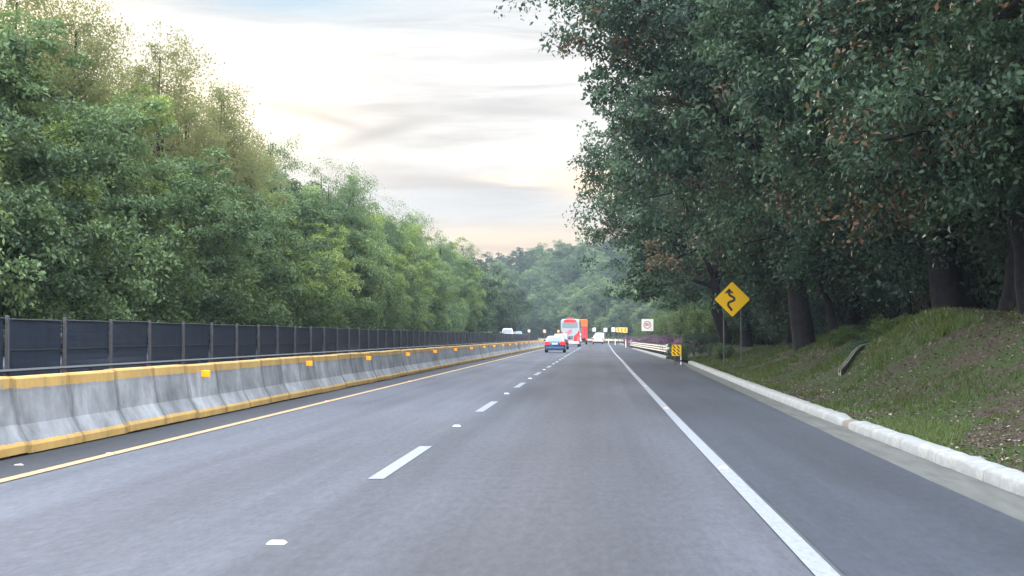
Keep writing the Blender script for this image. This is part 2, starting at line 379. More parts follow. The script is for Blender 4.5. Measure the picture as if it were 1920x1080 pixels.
# ------------------------------------------------------------------ the line of the road
def itp(y, pts): return float(np.interp(y, [p[0] for p in pts], [p[1] for p in pts]))
def bend(y): return 0.0 if y < 335 else -((y-335)**2)/700.0
def edge_x(y): return itp(y, [(0, 1.35), (25, 1.36), (50, 1.42), (67, 1.45), (95, 1.56), (140, 1.66), (200, 1.95), (300, 2.5), (700, 2.6)]) + bend(y)
def dash_x(y): return itp(y, [(0, -2.15), (60, -2.15), (140, -2.0), (300, -1.5), (700, -1.4)]) + bend(y)
def yel_x(y): return itp(y, [(0, -5.73), (700, -5.73)]) + bend(y)
def kerb_x(y): return itp(y, [(0, 3.70), (17.4, 3.76), (27, 3.84), (40, 4.0), (59, 4.32), (89, 4.85), (110, 4.5), (195, 4.3), (300, 4.8), (700, 4.9)]) + bend(y)
def asph_x(y): return itp(y, [(0, 3.15), (16.7, 3.24), (24, 3.34), (37, 3.55), (73, 4.12), (89, 4.55), (110, 4.25), (195, 4.1), (700, 4.6)]) + bend(y)
def ys(y0, y1, near=1.0):
    o = [y0]
    while o[-1] < y1: o.append(min(y1, o[-1]+max(near, (o[-1]-10)*0.04)))
    return o
def strip(name, fl, fr, y0, y1, z, m, near=1.0, cols=1):
    V, F = [], []
    Y = ys(y0, y1, near); c = cols+1
    for y in Y:
        a, b = fl(y), fr(y)
        for i in range(c): V.append((a+(b-a)*i/cols, y, z))
    for r in range(len(Y)-1):
        for i in range(cols): F.append((r*c+i, r*c+i+1, (r+1)*c+i+1, (r+1)*c+i))
    return np_mesh(name, V, F, m)

g = MB(); g.add([(-2500, -300, -.06), (2500, -300, -.06), (2500, 4500, -.06), (-2500, 4500, -.06)], [(0, 1, 2, 3)])
tag(g.obj('ground', M['ground']), kind='structure')
tag(link('road', strip('road', lambda y: -7.6+bend(y), lambda y: asph_x(y), -5, 640, 0.0, M['road'])), kind='structure')
tag(link('road_shoulder', strip('road_shoulder', lambda y: edge_x(y)+.11, lambda y: asph_x(y)+.005, -5, 640, 0.004, M['shoulder'])), kind='structure')
tag(link('median_edge', strip('median_edge', lambda y: -7.6+bend(y), lambda y: yel_x(y)-.12, -5, 640, 0.004, M['inner'])), kind='structure')
tag(link('gutter', strip('gutter', lambda y: asph_x(y)+.001, lambda y: kerb_x(y)+.05, -5, 640, -0.004, M['gutter'])), kind='structure')
# lane paint
V, F = [], []
def quad(fx, y0, y1, wd, z):
    n = max(1, int((y1-y0)/5)); 
    for i in range(n):
        a = y0+(y1-y0)*i/n; b = y0+(y1-y0)*(i+1)/n; k = len(V)
        V.extend([(fx(a)-wd/2, a, z), (fx(a)+wd/2, a, z), (fx(b)+wd/2, b, z), (fx(b)-wd/2, b, z)]); F.append((k, k+1, k+2, k+3))
for i in range(-1, 30):
    quad(dash_x, 16.7+15*i, 21.7+15*i, .16, .005)
quad(edge_x, -4, 560, .145, .009)
tag(link('white_lane_marking', np_mesh('white_lane_marking', V, F, M['white_line'])), kind='structure')
V, F = [], []
quad(yel_x, -4, 560, .15, .009)
tag(link('yellow_lane_marking', np_mesh('yellow_lane_marking', V, F, M['yellow_line'])), kind='structure')

# kerb with worn, uneven edges
rng = np.random.default_rng(5)
def kerb(y0, y1, name):
    V, F = [], []; Y = [y0]
    while Y[-1] < y1: Y.append(Y[-1]+(.4 if Y[-1] < 90 else 2.0))
    for y in Y:
        k = kerb_x(y); j = rng.normal(0, .005, 4); h = .125+j[0]; e = j[1]
        if 26.2 < y < 27.3: h -= .03; e += .03
        V += [(k+e, y, -.03), (k+e+.012, y, h*.75), (k+e+.05, y, h), (k+.225+j[2], y, h+.012), (k+.32, y, -.03)]
    for r in range(len(Y)-1):
        for i in range(4): F.append((r*5+i, r*5+i+1, (r+1)*5+i+1, (r+1)*5+i))
    F.append((0, 1, 2, 3)); 
    q = (len(Y)-1)*5; F.append((q, q+1, q+2, q+3))
    return tag(link(name, np_mesh(name, V, F, M['kerb'])), kind='structure')
kerb(-4, 89, 'kerb'); kerb(109, 330, 'kerb')

# ------------------------------------------------------------------ the wooded bank on the right and the hill that closes the view
def sm(x, a, b):
    t = np.clip((x-a)/(b-a), 0, 1); return t*t*(3-2*t)
def lump(x, y):
    return (np.sin(x*.9+y*.31+1.3)*np.cos(y*.23-x*.4)+.5*np.sin(x*1.9-y*.55)*np.cos(y*.7+.6)+.35*np.sin(y*1.3+x*2.3))
def kx(y): return np.interp(y, [0, 17.4, 27, 40, 59, 89, 110, 195, 300, 700], [3.7, 3.76, 3.84, 4.0, 4.32, 4.85, 4.5, 4.3, 4.8, 4.9]) + np.where(y < 335, 0, -((np.maximum(y, 335)-335)**2)/700.0)
def terrain(x, y):
    x = np.asarray(x, float); y = np.asarray(y, float)
    d = x-kx(y)-.28
    Hc = np.interp(y, [0, 20, 34, 42, 45.5, 49, 54, 62, 75, 90, 120, 200], [1.0, 1.35, 1.6, 1.75, 1.35, 1.15, 1.35, 1.3, 1.15, .7, .5, .8])
    h = .10+Hc*sm(d, .1, 4.6)*(1+.0*d)+.05*np.maximum(d-4, 0)
    h = h+lump(x, y)*.07*sm(d, .3, 2.0)
    h = h+.25*np.exp(-((x-8.3)/1.5)**2-((y-41)/3.2)**2)-.35*np.exp(-((x-6.8)/1.6)**2-((y-50)/2.5)**2)+.15*np.exp(-((x-7.6)/1.3)**2-((y-31)/3.5)**2)
    h = h+sm(y, 110, 260)*12.5*sm(d, 5, 75)
    h = h+sm(y, 330, 520)*5*sm(d, 10, 90)
    return h
def bank_mesh():
    D = np.concatenate([np.linspace(0, 6, 25), np.linspace(6.5, 20, 18), np.linspace(22, 260, 50)])
    Y = np.array(ys(-4, 760, .5)); V = []
    for y in Y:
        x = kx(y)+.28+D; V.append(np.stack([x, np.full_like(x, y), terrain(x, np.full_like(x, y))], 1))
    V = np.concatenate(V); c = len(D); r = np.arange(len(Y)-1)[:, None]; i = np.arange(c-1)[None, :]
    F = np.stack([r*c+i, r*c+i+1, (r+1)*c+i+1, (r+1)*c+i], -1).reshape(-1, 4)
    return np_mesh('hillside', V, F, M['bank'], smooth=True)
tag(link('hillside', bank_mesh()), kind='structure')
# raised ground on the far side of the median carrying the opposite carriageway
Y = ys(-4, 620, 2); V, F = [], []
prof = [(-9.6, -.05), (-10.8, .75), (-11.2, .8), (-18.2, .8), (-19, .9), (-60, 3.0), (-220, 9)]
for y in Y:
    for (x, z) in prof: V.append((x+bend(y), y, z))
c = len(prof)
for r in range(len(Y)-1):
    for i in range(c-1): F.append((r*c+i+1, r*c+i, (r+1)*c+i, (r+1)*c+i+1))
tag(link('opposite_carriageway_terrain', np_mesh('terrain', V, F, M['ground'])), kind='structure')
tag(link('opposite_carriageway', strip('opposite_carriageway', lambda y: -17.8+bend(y), lambda y: -11.5+bend(y), -4, 600, .806, M['road'])), kind='structure')

# ------------------------------------------------------------------ concrete barrier, one object per cast segment
def barrier_mesh():
    prof = [(.30, 0.03), (.30, .12), (.285, .15), (.165, .36), (.105, .74), (.095, .90), (.07, .925)]
    half = [(x, z) for x, z in prof] + [(-x, z) for x, z in reversed(prof)]
    rings = []
    for (y, s) in ((0.002, .995), (.008, 1), (.5, 1), (1.075, 1), (1.6, 1), (2.147, 1), (2.153, .995)):
        rings.append([(x*s, y, z*(s*.6+.4)) for x, z in half])
    m = MB().loft(rings)
    m.box(-.2, -.05, .3, .6, 0, .05); m.box(.05, .2, .3, .6, 0, .05); m.box(-.2, .2, 1.5, 1.8, 0, .05)
    return m.mesh('concrete_barrier', M['barrier'])
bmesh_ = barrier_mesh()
refl = MB().box(-.02, .15, -.02, .02, -.06, .06, .01).mesh('reflector', M['amber'])
ordn = ['first', 'second', 'third', 'fourth', 'fifth', 'sixth', 'seventh', 'eighth', 'ninth']
BL = 2.155; rr = random.Random(3); nref = 0
for i in range(-3, 126):
    y = 15.6+BL*i
    if y > 270: break
    x = -6.98 + rr.uniform(-.014, .014) + bend(y)
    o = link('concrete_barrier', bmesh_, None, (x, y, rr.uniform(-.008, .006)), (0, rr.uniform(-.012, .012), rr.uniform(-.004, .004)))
    has = (i-6) % 5 == 0 and y > 20
    if has:
        if nref < 9: lab = 'grey concrete barrier segment with yellow edges carrying the %s orange reflector from left' % ordn[nref]
        else: lab = 'distant grey and yellow concrete barrier segment carrying a tiny orange reflector'
        nref += 1; link('reflector', refl, o, (.102, 1.07, .755))
    elif -1 < i < 6: lab = 'grey barrier segment with yellow painted top and foot, %s from the left edge' % ordn[i]
    elif y < 120: lab = 'grey barrier segment with yellow painted top and no reflector, nearer half of the row'
    else: lab = 'small distant concrete barrier segment with faded yellow top and no reflector'
    tag(o, lab, 'concrete barrier', 'concrete barrier segments along the median')

# ------------------------------------------------------------------ dark screen fence and the steel rail at its foot
fx = -9.0; sp = 2.8; fr_ = empty('screen_fence', (fx, 9.0, 0)); tag(fr_, 'long dark blue mesh screen fence with thin grey posts behind the concrete barrier', 'fence')
postm = MB().box(-.03, .03, -.03, .03, 0, 1.725, .008).mesh('post', M['fence_post'])
pm = MB(); pm.box(-.008, .008, .05, 2.75, .12, 1.69)
panel = pm.mesh('mesh_panel', M['fence_mesh'])
railm = MB().tube([(0, .05, 1.68), (0, 2.75, 1.68)], .013, 6).tube([(0, .05, 1.2), (0, 2.75, 1.2)], .008, 6).mesh('rail', M['dark_metal'])
post_of = []
for i in range(94):
    y = i*sp
    o = link('post', postm, fr_, (0, y, 0), (rr.uniform(-.006, .006), rr.uniform(-.01, .01), 0))
    o = link('mesh_panel', panel, fr_, (-.06+rr.uniform(-.01, .01), y, rr.uniform(-.015, .01)))
    link('top_rail', railm, o, (.02, 0, 0))
gr = empty('steel_guardrail', (-8.3, 8, 0)); tag(gr, 'low dark steel guardrail running between the concrete barrier and the mesh fence', 'guardrail')
def wbeam(L, fxf=None, n=2, z0=.66, z1=.98, step=4.0, x=0):
    prof = []
    k = 4*n
    for i in range(k+1):
        t = i/k; prof.append((.045*math.cos(t*n*2*math.pi)*-1, z0+(z1-z0)*t))
    ring = prof + [(a-.012, b) for a, b in reversed(prof)]
    ny = int(L/step)+1; rings = []
    for i in range(ny+1):
        y = L*i/ny; xo = fxf(y) if fxf else 0
        rings.append([(a+xo, y, b) for a, b in ring])
    return MB().loft(rings)
wbeam(250, None, 1, .885, .935).obj('beam', M['dark_metal'], gr)
pst = MB().box(-.12, -.06, -.05, .05, 0, .9).mesh('guard_post', M['dark_metal'])
for i in range(0, 62): link('post', pst, gr, (0, i*4.0, 0))

# ------------------------------------------------------------------ studs on the lane lines
def stud_mesh(m):
    return MB().loft([[(-.05, -.05, 0), (.05, -.05, 0), (.05, .05, 0), (-.05, .05, 0)], [(-.035, -.03, .018), (.035, -.03, .018), (.035, .03, .018), (-.035, .03, .018)]]).mesh('road_stud', m)
M['stud_white'] = plain('white_stud', (.85, .86, .84), .3, 0, .05)
M['stud_red'] = plain('red_stud', (.75, .30, .22), .35, 0, .1)
sw, sr = stud_mesh(M['stud_white']), stud_mesh(M['stud_red'])
sn = ['nearest', 'second nearest', 'third nearest', 'fourth nearest', 'fifth nearest']
for i in range(14):
    y = 11.5+15.1*i
    tag(link('road_stud', sw, None, (dash_x(y), y, .002), None, (1.25, 1.25, 1)),
        ('white road stud in the gap of the dashed centre line, %s' % sn[i]) if i < 5 else 'far white road stud in the gap of the dashed centre line', 'road stud', 'white road studs between the dashes')
for i in range(9):
    y = 18.2+15*i
    tag(link('road_stud', sr, None, (edge_x(y), y, .010)), ('pale red stud on the solid white edge line, %s' % sn[i]) if i < 4 else 'far pale red stud on the solid white edge line', 'road stud', 'red road studs on the white edge line')
for i in range(7):
    y = 20.0+16.4*i
    tag(link('road_stud', sr, None, (yel_x(y), y, .010)), ('small red stud on the yellow edge line, %s' % sn[i]) if i < 4 else 'far small red stud on the yellow edge line', 'road stud', 'red road studs on the yellow edge line')
# pale scrap on the inner edge strip
m = MB().loft([[(-.05, -.03, 0), (.06, -.03, 0), (.05, .03, 0), (-.04, .04, 0)], [(-.03, -.02, .012), (.03, -.02, .02), (.03, .02, .015), (-.02, .02, .012)]])
tag(m.obj('litter_scrap', plain('scrap_paper', (.4, .4, .38), .8, 0, .2), None, loc=(-6.25, 18.3, .004)), 'crumpled white scrap of litter lying beside the yellow line near the barrier', 'litter')

# ------------------------------------------------------------------ signs
M['sign_yellow'] = plain('sign_yellow', (1.0, .60, .0), .4, 0, .03, 3)
M['sign_black'] = plain('sign_black', (.04, .012, .01), .5, 0, .05)
M['sign_white'] = plain('sign_white', (.82, .80, .74), .45, 0, .04)
M['sign_red'] = plain('sign_red', (.55, .10, .07), .45, 0, .05)
M['sign_grey'] = plain('faded_black', (.25, .12, .10), .5, 0, .05)
M['orange'] = plain('sign_orange', (.95, .35, .03), .45, 0, .05)
def tz(x, y): return float(terrain(np.array([x]), np.array([y]))[0])
def flat_poly(pts, y, m, name, parent, t=.004):
    mb = MB(); n = len(pts); vs = [(a, y, b) for a, b in pts]+[(a, y-t, b) for a, b in pts]
    mb.add(vs, [tuple(range(n)), tuple(range(2*n-1, n-1, -1))]+[(i, (i+1) % n, n+(i+1) % n, n+i) for i in range(n)])
    return mb.obj(name, m, parent)
def ribbon(pts, wd, y, m, name, parent):
    P = [Vector((a, b)) for a, b in pts]
    out = []
    for _ in range(2):
        q = [P[0]]
        for a, b in zip(P[:-1], P[1:]): q += [a*.75+b*.25, a*.25+b*.75]
        q.append(P[-1]); P = q
    L, Rr = [], []
    for i, p in enumerate(P):
        d = (P[min(i+1, len(P)-1)]-P[max(i-1, 0)]).normalized(); nn = Vector((-d.y, d.x))*wd/2; L.append(p+nn); Rr.append(p-nn)
    mb = MB(); n = len(P)
    vs = [(a.x, y, a.y) for a in L]+[(a.x, y, a.y) for a in Rr]+[(a.x, y-.004, a.y) for a in L]+[(a.x, y-.004, a.y) for a in Rr]
    fs = []
    for i in range(n-1):
        fs += [(i, i+1, n+i+1, n+i), (2*n+i, 3*n+i, 3*n+i+1, 2*n+i+1), (i, 2*n+i, 2*n+i+1, i+1), (n+i, n+i+1, 3*n+i+1, 3*n+i)]
    mb.add(vs, fs); return mb.obj(name, m, parent)
def rounded(hw, hh, r, n=4):
    p = []
    for cx, cy, a0 in ((hw-r, hh-r, 0), (-hw+r, hh-r, 90), (-hw+r, -hh+r, 180), (hw-r, -hh+r, 270)):
        for i in range(n+1):
            a = R(a0+90*i/n); p.append((cx+r*math.cos(a), cy+r*math.sin(a)))
    return p
# winding road warning diamond
D = 72.0; cx, cz, hd = 5.77, 2.965, .745
s = empty('road_sign', (cx, D, 0)); tag(s, 'yellow diamond winding road sign with black curving arrow on two grey posts', 'road sign')
dia = rounded(.527, .527, .06); c45 = math.cos(R(45))
dd = [((a-b)*c45, (a+b)*c45+cz) for a, b in dia]
pl = flat_poly(dd, 0, M['sign_yellow'], 'sign_plate', s, .02)
bd = [((a-b)*c45*1.035, ((a+b)*c45)*1.035+cz) for a, b in dia]
flat_poly(bd, .012, M['sign_black'], 'sign_rim', s, .01)
K = .00333
ap = [((a-345)*K, (343-b)*K+cz) for a, b in ((342, 488), (318, 452), (292, 425), (296, 385), (330, 372), (372, 355), (372, 325), (330, 305), (306, 285), (305, 255))]
ribbon(ap, .095, -.021, M['sign_black'], 'arrow', s)
flat_poly([((a-345)*K, (343-b)*K+cz) for a, b in ((305, 205), (245, 272), (296, 262), (318, 262), (368, 272))], -.021, M['sign_black'], 'arrow_head', s)
for dx in (-.36, .36):
    zb = tz(cx+dx, D)
    MB().box(dx-.028, dx+.028, .015, .06, zb-.2, cz+.2, .006).obj('post', M['galv'], s)
# speed limit sign
D = 172.0; cx = 98.5*D/3200; cz = 1.4+21.5*D/3200
s = empty('road_sign', (cx, D, 0)); tag(s, 'square white speed limit sign with a red ring above the guardrail', 'road sign')
flat_poly([(a, b+cz) for a, b in rounded(.59, .60, .06)], 0, M['sign_white'], 'sign_plate', s, .02)
ring = MB(); n = 40; vs = []
for i in range(n):
    a = 2*math.pi*i/n
    for r_, yy in ((.39, -.022), (.31, -.022), (.39, -.026), (.31, -.026)): vs.append((r_*math.cos(a), yy, cz+.02+r_*math.sin(a)))
fs = []
for i in range(n):
    a, b = i*4, ((i+1) % n)*4; fs += [(a, b, b+1, a+1), (a+2, a+3, b+3, b+2), (a, a+2, b+2, b), (a+1, b+1, b+3, a+3)]
ring.add(vs, fs).obj('red_ring', M['sign_red'], s)
def text(body, size, name, m, parent, loc):
    cu = bpy.data.curves.new(name, 'FONT'); cu.body = body; cu.size = size; cu.align_x = 'CENTER'; cu.align_y = 'CENTER'; cu.extrude = .003; cu.offset = size*.02
    o = bpy.data.objects.new(name+'_tmp', cu); COL.objects.link(o); bpy.context.view_layer.update()
    me = bpy.data.meshes.new_from_object(o.evaluated_get(bpy.context.evaluated_depsgraph_get())); bpy.data.objects.remove(o)
    me.materials.clear(); me.materials.append(m); return link(name, me, parent, loc, (R(90), 0, 0))
text('80', .46, 'speed_number', M['sign_grey'], s, (0, -.026, cz+.04))
for dx in (-.25, .25): MB().box(dx-.03, dx+.03, .01, .06, tz(cx, D)-.3, cz+.3, .006).obj('post', M['galv'], s)
# hatched object marker at the end of the guardrail
D = 84.5; cx = 4.02
s = empty('hazard_marker', (cx, D, 0)); tag(s, 'small yellow panel with black diagonal hatching at the guardrail end', 'hazard marker')
flat_poly([(a, b+.72) for a, b in rounded(.225, .275, .03)], 0, M['sign_yellow'], 'sign_plate', s, .015)
for i in range(3):
    for j in range(2):
        x0, z0 = -.105+j*.20, .55+i*.165
        flat_poly([(x0-.10, z0+.085), (x0-.025, z0+.085), (x0+.10, z0-.07), (x0+.025, z0-.07)], -.016, M['sign_black'], 'hatch_bar', s, .003)
MB().box(.19, .25, .01, .05, -.05, .95, .005).obj('post', M['sign_white'], s)
MB().box(.19, .25, .005, .055, .16, .24).obj('dark_band', M['sign_black'], s)
MB().box(-.1, -.04, .02, .07, -.05, .6, .005).obj('post', M['galv'], s)
# chevrons round the outside of the bend
M['chev'] = plain('chevron_yellow', (.95, .55, .10), .4, 0, .04)
chev_lab = ['leftmost small chevron sign, right of the red truck', 'small chevron sign just above the white pickup', 'pale yellow chevron sign right of the white vehicles', 'orange chevron sign at the left of the bright trio', 'orange chevron sign in the middle of the bright trio', 'orange chevron sign at the right of the bright trio']
for i, (pxx, pyy, D, wpx) in enumerate(((1114, 618, 400, 6), (1135, 618.5, 375, 6.5), (1150, 618, 350, 7), (1159, 618.5, 320, 7.5), (1165.5, 618.5, 300, 8), (1172, 619, 285, 8.5))):
    cx = (pxx-1115)*D/3200; cz = 1.4+(631-pyy)*D/3200; hw = wpx*D/6400
    s = empty('chevron_sign', (cx, D, 0)); tag(s, chev_lab[i], 'chevron sign', 'chevron signs along the far bend')
    flat_poly([(a, b+cz) for a, b in rounded(hw, hw*1.15, .05)], 0, M['chev'] if i > 2 else M['sign_white'], 'sign_plate', s, .02)
    k = hw*.5
    flat_poly([(a, b+cz) for a, b in ((-k*.9, 0), (k*.3, hw*.9), (k*1.1, hw*.9), (0, 0), (k*1.1, -hw*.9), (k*.3, -hw*.9))], -.021, M['sign_black'] if i > 2 else M['orange'], 'chevron', s)
    MB().box(-.04, .04, .01, .06, -.1, cz+.2).obj('post', M['galv'], s)
for i, (pxx, pyy, D, wpx, lab) in enumerate(((992, 620.5, 235, 4.5, 'small beige marker sign above the screen fence, leftmost'), (1021, 621, 286, 6, 'small pinkish marker sign above the screen fence near the blue sedan'), (1047, 621, 300, 4.5, 'small orange marker sign just left of the bus'))):
    cx = (pxx-1115)*D/3200; cz = 1.4+(631-pyy)*D/3200; hw = wpx*D/6400
    s = empty('marker_sign', (cx, D, 0)); tag(s, lab, 'marker sign')
    flat_poly([(a, b+cz) for a, b in rounded(hw, hw*1.1, .05)], 0, (M['sign_white'], M['stud_red'], M['orange'])[i], 'sign_plate', s, .02)
    flat_poly([(a, b+cz) for a, b in rounded(hw*.5, hw*.5, .04)], -.021, (M['chev'], M['sign_white'], M['sign_white'])[i], 'sign_face', s, .003)
    MB().box(-.04, .04, .01, .06, -.1, cz+.2).obj('post', M['galv'], s)

# ------------------------------------------------------------------ guardrail on the right
M['white_rail'] = plain('pale_guardrail', (.26, .25, .235), .5, .1, .15, 1.5)
def rail_run(name, y0, y1, off, label, z0=.36, z1=.87, n=3, step=4):
    s = empty(name, (0, 0, 0)); tag(s, label, 'guardrail')
    fxx = lambda y: kerb_x(y+y0)+off(y+y0)
    wbeam(y1-y0, fxx, n, z0, z1, step).obj('beam', M['white_rail'], s, loc=(0, y0, 0))
    pp = MB().box(.06, .18, -.06, .06, -.1, .9).mesh('rail_post', M['fence_post'])
    y = y0
    while y < y1-1: link('post', pp, s, (kerb_x(y)+off(y), y, 0)); y += 4
    MB().box(-.06, .07, -.25, .0, z0-.02, z1+.02, .02).obj('end_cap', M['sign_white'], s, loc=(kerb_x(y0)+off(y0), y0, 0))
    return s
rail_run('guardrail', 115, 214, lambda y: itp(y, [(115, .35), (160, .1), (214, -.15)]), 'pale steel guardrail with ribbed beam and square white end beside the shoulder')
rail_run('guardrail', 92, 114.5, lambda y: itp(y, [(92, -.40), (114.5, .32)]), 'short low rail joining the hatched marker to the white end of the guardrail', .42, .80, 2)
rail_run('guardrail', 222, 460, lambda y: .3, 'far thin white guardrail curving left across the end of the road', .50, .92, 2, 6)
pmesh = MB().tube([(0, 0, 0), (0, 0, 1.05)], .06, 8).mesh('delineator_post', M['sign_white'])
for (pxx, D, lab) in ((1168.5, 216, 'white delineator post where the near guardrail ends'), (1150, 285, 'middle white delineator post before the far bend'), (1138, 330, 'farthest white delineator post, beside the white pickup')):
    s = empty('delineator_post', ((pxx-1115)*D/3200+.3, D, 0)); tag(s, lab, 'delineator post')
    link('post', pmesh, s); MB().tube([(0, 0, .82), (0, 0, .95)], .064, 8).obj('orange_band', M['orange'], s)
# concrete drain chute down the bank
V = MB(); rings = []
for i in range(9):
    t = i/8; x = 5.75+t*1.55; y = 40.5+t*4.6; z = tz(x, y)+.05
    rings.append([(x, y-.22, z+.10), (x, y-.14, z+.10), (x, y-.10, z-.0), (x, y+.10, z-.0), (x, y+.14, z+.10), (x, y+.22, z+.10), (x, y+.22, z-.2), (x, y-.22, z-.2)])
V.loft(rings); tag(V.obj('drain_chute', plain('pale_concrete', (.17, .18, .165), .8, 0, .3, 3)), 'narrow pale concrete drain chute running down the grassy bank', 'drain chute')

# ------------------------------------------------------------------ vehicles
M['glass'] = plain('tinted_glass', (.20, .25, .27), .08, 0, .05)
M['tyre'] = plain('tyre_rubber', (.018, .018, .02), .85, 0, .1)
M['rim'] = plain('wheel_rim', (.35, .36, .38), .4, .7, .1)
M['plate'] = plain('number_plate', (.7, .72, .74), .5, 0, .03)
M['tail'] = glow_mat('red_tail_light', (.75, .03, .03), .35)
M['tail_on'] = glow_mat('lit_tail_light', (1.0, .12, .10), 1.2)
M['trim'] = plain('black_trim', (.02, .02, .023), .6, 0, .1)
M['chrome'] = plain('silver_trim', (.6, .62, .64), .25, .8, .05)
def car_paint(name, col, rough=.25):
    m, n, b = new_mat(name); t = n.node('ShaderNodeTexCoord').outputs['Object']
    k = n.ramp(n.noise(t, 2.5, 4), [(.3, .9), (.7, 1.08)]); n.put(b.inputs['Base Color'], n.mix(1.0, (*col, 1), k, 'MULTIPLY'))
    b.inputs['Roughness'].default_value = rough; b.inputs['Coat Weight'].default_value = .6; return m
def wheels(s, xs, ys_, r=.32, wd=.22):
    ty = MB().tube([(-wd/2, 0, 0), (-wd/2+.03, 0, 0), (wd/2-.03, 0, 0), (wd/2, 0, 0)], [r*.86, r, r, r*.86], 18).mesh('wheel', M['tyre'])
    ri = MB().tube([(-wd/2-.005, 0, 0), (wd/2+.005, 0, 0)], r*.58, 12).mesh('rim', M['rim'])
    for x in xs:
        for y in ys_:
            wv = link('wheel', ty, s, (x, y, r)); link('rim', ri, wv)
def ringb(y, w_, z0, z1, c=.1):
    return [(-w_+c, y, z0), (w_-c, y, z0), (w_, y, z0+c), (w_, y, (z0+z1)*.5), (w_*.97, y, z1-c*.6), (w_-c*1.5, y, z1), (-w_+c*1.5, y, z1), (-w_*.97, y, z1-c*.6), (-w_, y, (z0+z1)*.5), (-w_, y, z0+c)]
def make_car(name, label, cat, loc, rz, paint, L=4.6, W=1.78, H=1.45, belt=.98, kind='sedan', lower=None, roofm=None):
    s = empty(name, loc, rz); tag(s, label, cat); w2 = W/2
    MB().loft([ringb(0, w2*.86, .38, belt-.12), ringb(.06, w2*.95, .27, belt-.02), ringb(.35, w2*.99, .2, belt+.02), ringb(1.1, w2, .2, belt+.03), ringb(L*.62, w2, .2, belt-.02), ringb(L*.86, w2*.97, .2, belt-.16), ringb(L*.97, w2*.86, .24, belt-.3), ringb(L, w2*.74, .34, belt-.4)]).obj('body', paint, s, True)
    if kind == 'sedan': yb0, yr0, yr1, yb1 = .55, 1.35, L*.56, L*.72
    elif kind == 'suv': yb0, yr0, yr1, yb1 = .12, .5, L*.55, L*.72
    else: yb0, yr0, yr1, yb1 = L*.40, L*.45, L*.60, L*.74
    a, b_ = w2*.90, w2*.70; z0, z1 = belt-.02, H
    cab = MB(); mid = lambda t: (yb0+(yr0-yb0)*t, yb1+(yr1-yb1)*t, a+(b_-a)*t, z0+(z1-z0)*t)
    rings = []
    for t in (0, .5, .85, .97, 1.0):
        y0, y1, ww, z = mid(t)
        if t > .9: y0 += .08*(t-.9)*10; y1 -= .08*(t-.9)*10; ww -= .06*(t-.9)*10
        rings.append([(-ww, y0+.06, z), (-ww+.08, y0, z), (ww-.08, y0, z), (ww, y0+.06, z), (ww, y1-.06, z), (ww-.08, y1, z), (-ww+.08, y1, z), (-ww, y1-.06, z)])
    cab.loft(rings).obj('roof', roofm or paint, s, True)
    def pane(nm, P, off):
        P = [Vector(p) for p in P]; nn = (P[1]-P[0]).cross(P[3]-P[0]).normalized()*off
        mb = MB(); mb.add([tuple(p+nn) for p in P]+[tuple(p-nn*.2) for p in P], [(0, 1, 2, 3), (7, 6, 5, 4), (0, 4, 5, 1), (1, 5, 6, 2), (2, 6, 7, 3), (3, 7, 4, 0)]); return mb.obj(nm, M['glass'], s)
    def P(t, side): y0, y1, ww, z = mid(t); return y0, y1, ww, z
    y0a, y1a, wa, za = mid(.12); y0b, y1b, wb, zb = mid(.84)
    pane('rear_window', [(-wa+.12, y0a, za), (wa-.12, y0a, za), (wb-.12, y0b, zb), (-wb+.12, y0b, zb)], .012)
    pane('windscreen', [(wa-.1, y1a, za), (-wa+.1, y1a, za), (-wb+.1, y1b, zb), (wb-.1, y1b, zb)], .012)
    for sg in (-1, 1):
        q = [(sg*wa, y0a+.18, za), (sg*wa, y1a-.15, za), (sg*wb, y1b-.12, zb), (sg*wb, y0b+.15, zb)]
        pane('side_window', q if sg > 0 else q[::-1], .012)
        lw = .46 if kind == 'sedan' else .26; MB().box(sg*(w2*.99)-(lw if sg > 0 else 0), sg*(w2*.99)+(0 if sg > 0 else lw), -.035, .3, belt-.34, belt-.04, .03).obj('tail_light', M['tail'], s)
        MB().box(sg*w2*.82-.16, sg*w2*.82+.16, L-.18, L-.02, belt-.45, belt-.32, .03).obj('headlight', M['plate'], s)
        MB().box(sg*(w2+.08)-.09, sg*(w2+.08)+.09, yb1-.35, yb1-.22, belt, belt+.14, .03).obj('mirror', lower or paint, s)
    MB().box(-w2*.93, w2*.93, -.09, .12, .22, .5, .05).obj('bumper', lower or M['trim'], s)
    MB().box(-.24, .24, -.045, -.02, belt-.28, belt-.14).obj('number_plate', M['plate'], s)
    MB().box(-w2*.97, w2*.97, L-.12, L+.05, .24, .44, .05).obj('front_bumper', lower or M['trim'], s)
    wheels(s, (-w2+.12, w2-.12), (.85, L-.85))
    return s
p_blue = car_paint('dark_blue_paint', (.02, .07, .16)); p_white = car_paint('white_paint', (.78, .80, .80)); p_grey = car_paint('dark_grey_paint', (.04, .04, .045)); p_sky = car_paint('pale_blue_paint', (.18, .33, .60)); p_red = car_paint('red_paint', (.55, .03, .04)); p_maroon = car_paint('deep_red_paint', (.30, .03, .05))
def X(pxx, D): return (pxx-1115)*D/3200
make_car('sedan', 'dark blue sedan with wide red tail lights, nearest vehicle in the left lane', 'car', (X(1040.5, 149), 149, 0), 0, p_blue, H=1.45, W=1.82, lower=p_blue, roofm=p_white)  # white roof colour stands in for sky reflected in the rear window
make_car('suv', 'dark utility vehicle with pale roof half hidden behind the blue sedan', 'car', (X(1050.5, 184), 184, 0), 0, p_grey, H=1.68, W=1.75, belt=1.12, kind='suv', roofm=p_white)
make_car('pickup', 'white pickup driving away alone in the right lane', 'pickup truck', (X(1121, 312), 312, 0), 0, p_white, H=1.72, W=1.98, belt=1.15, kind='pickup', L=5.2)
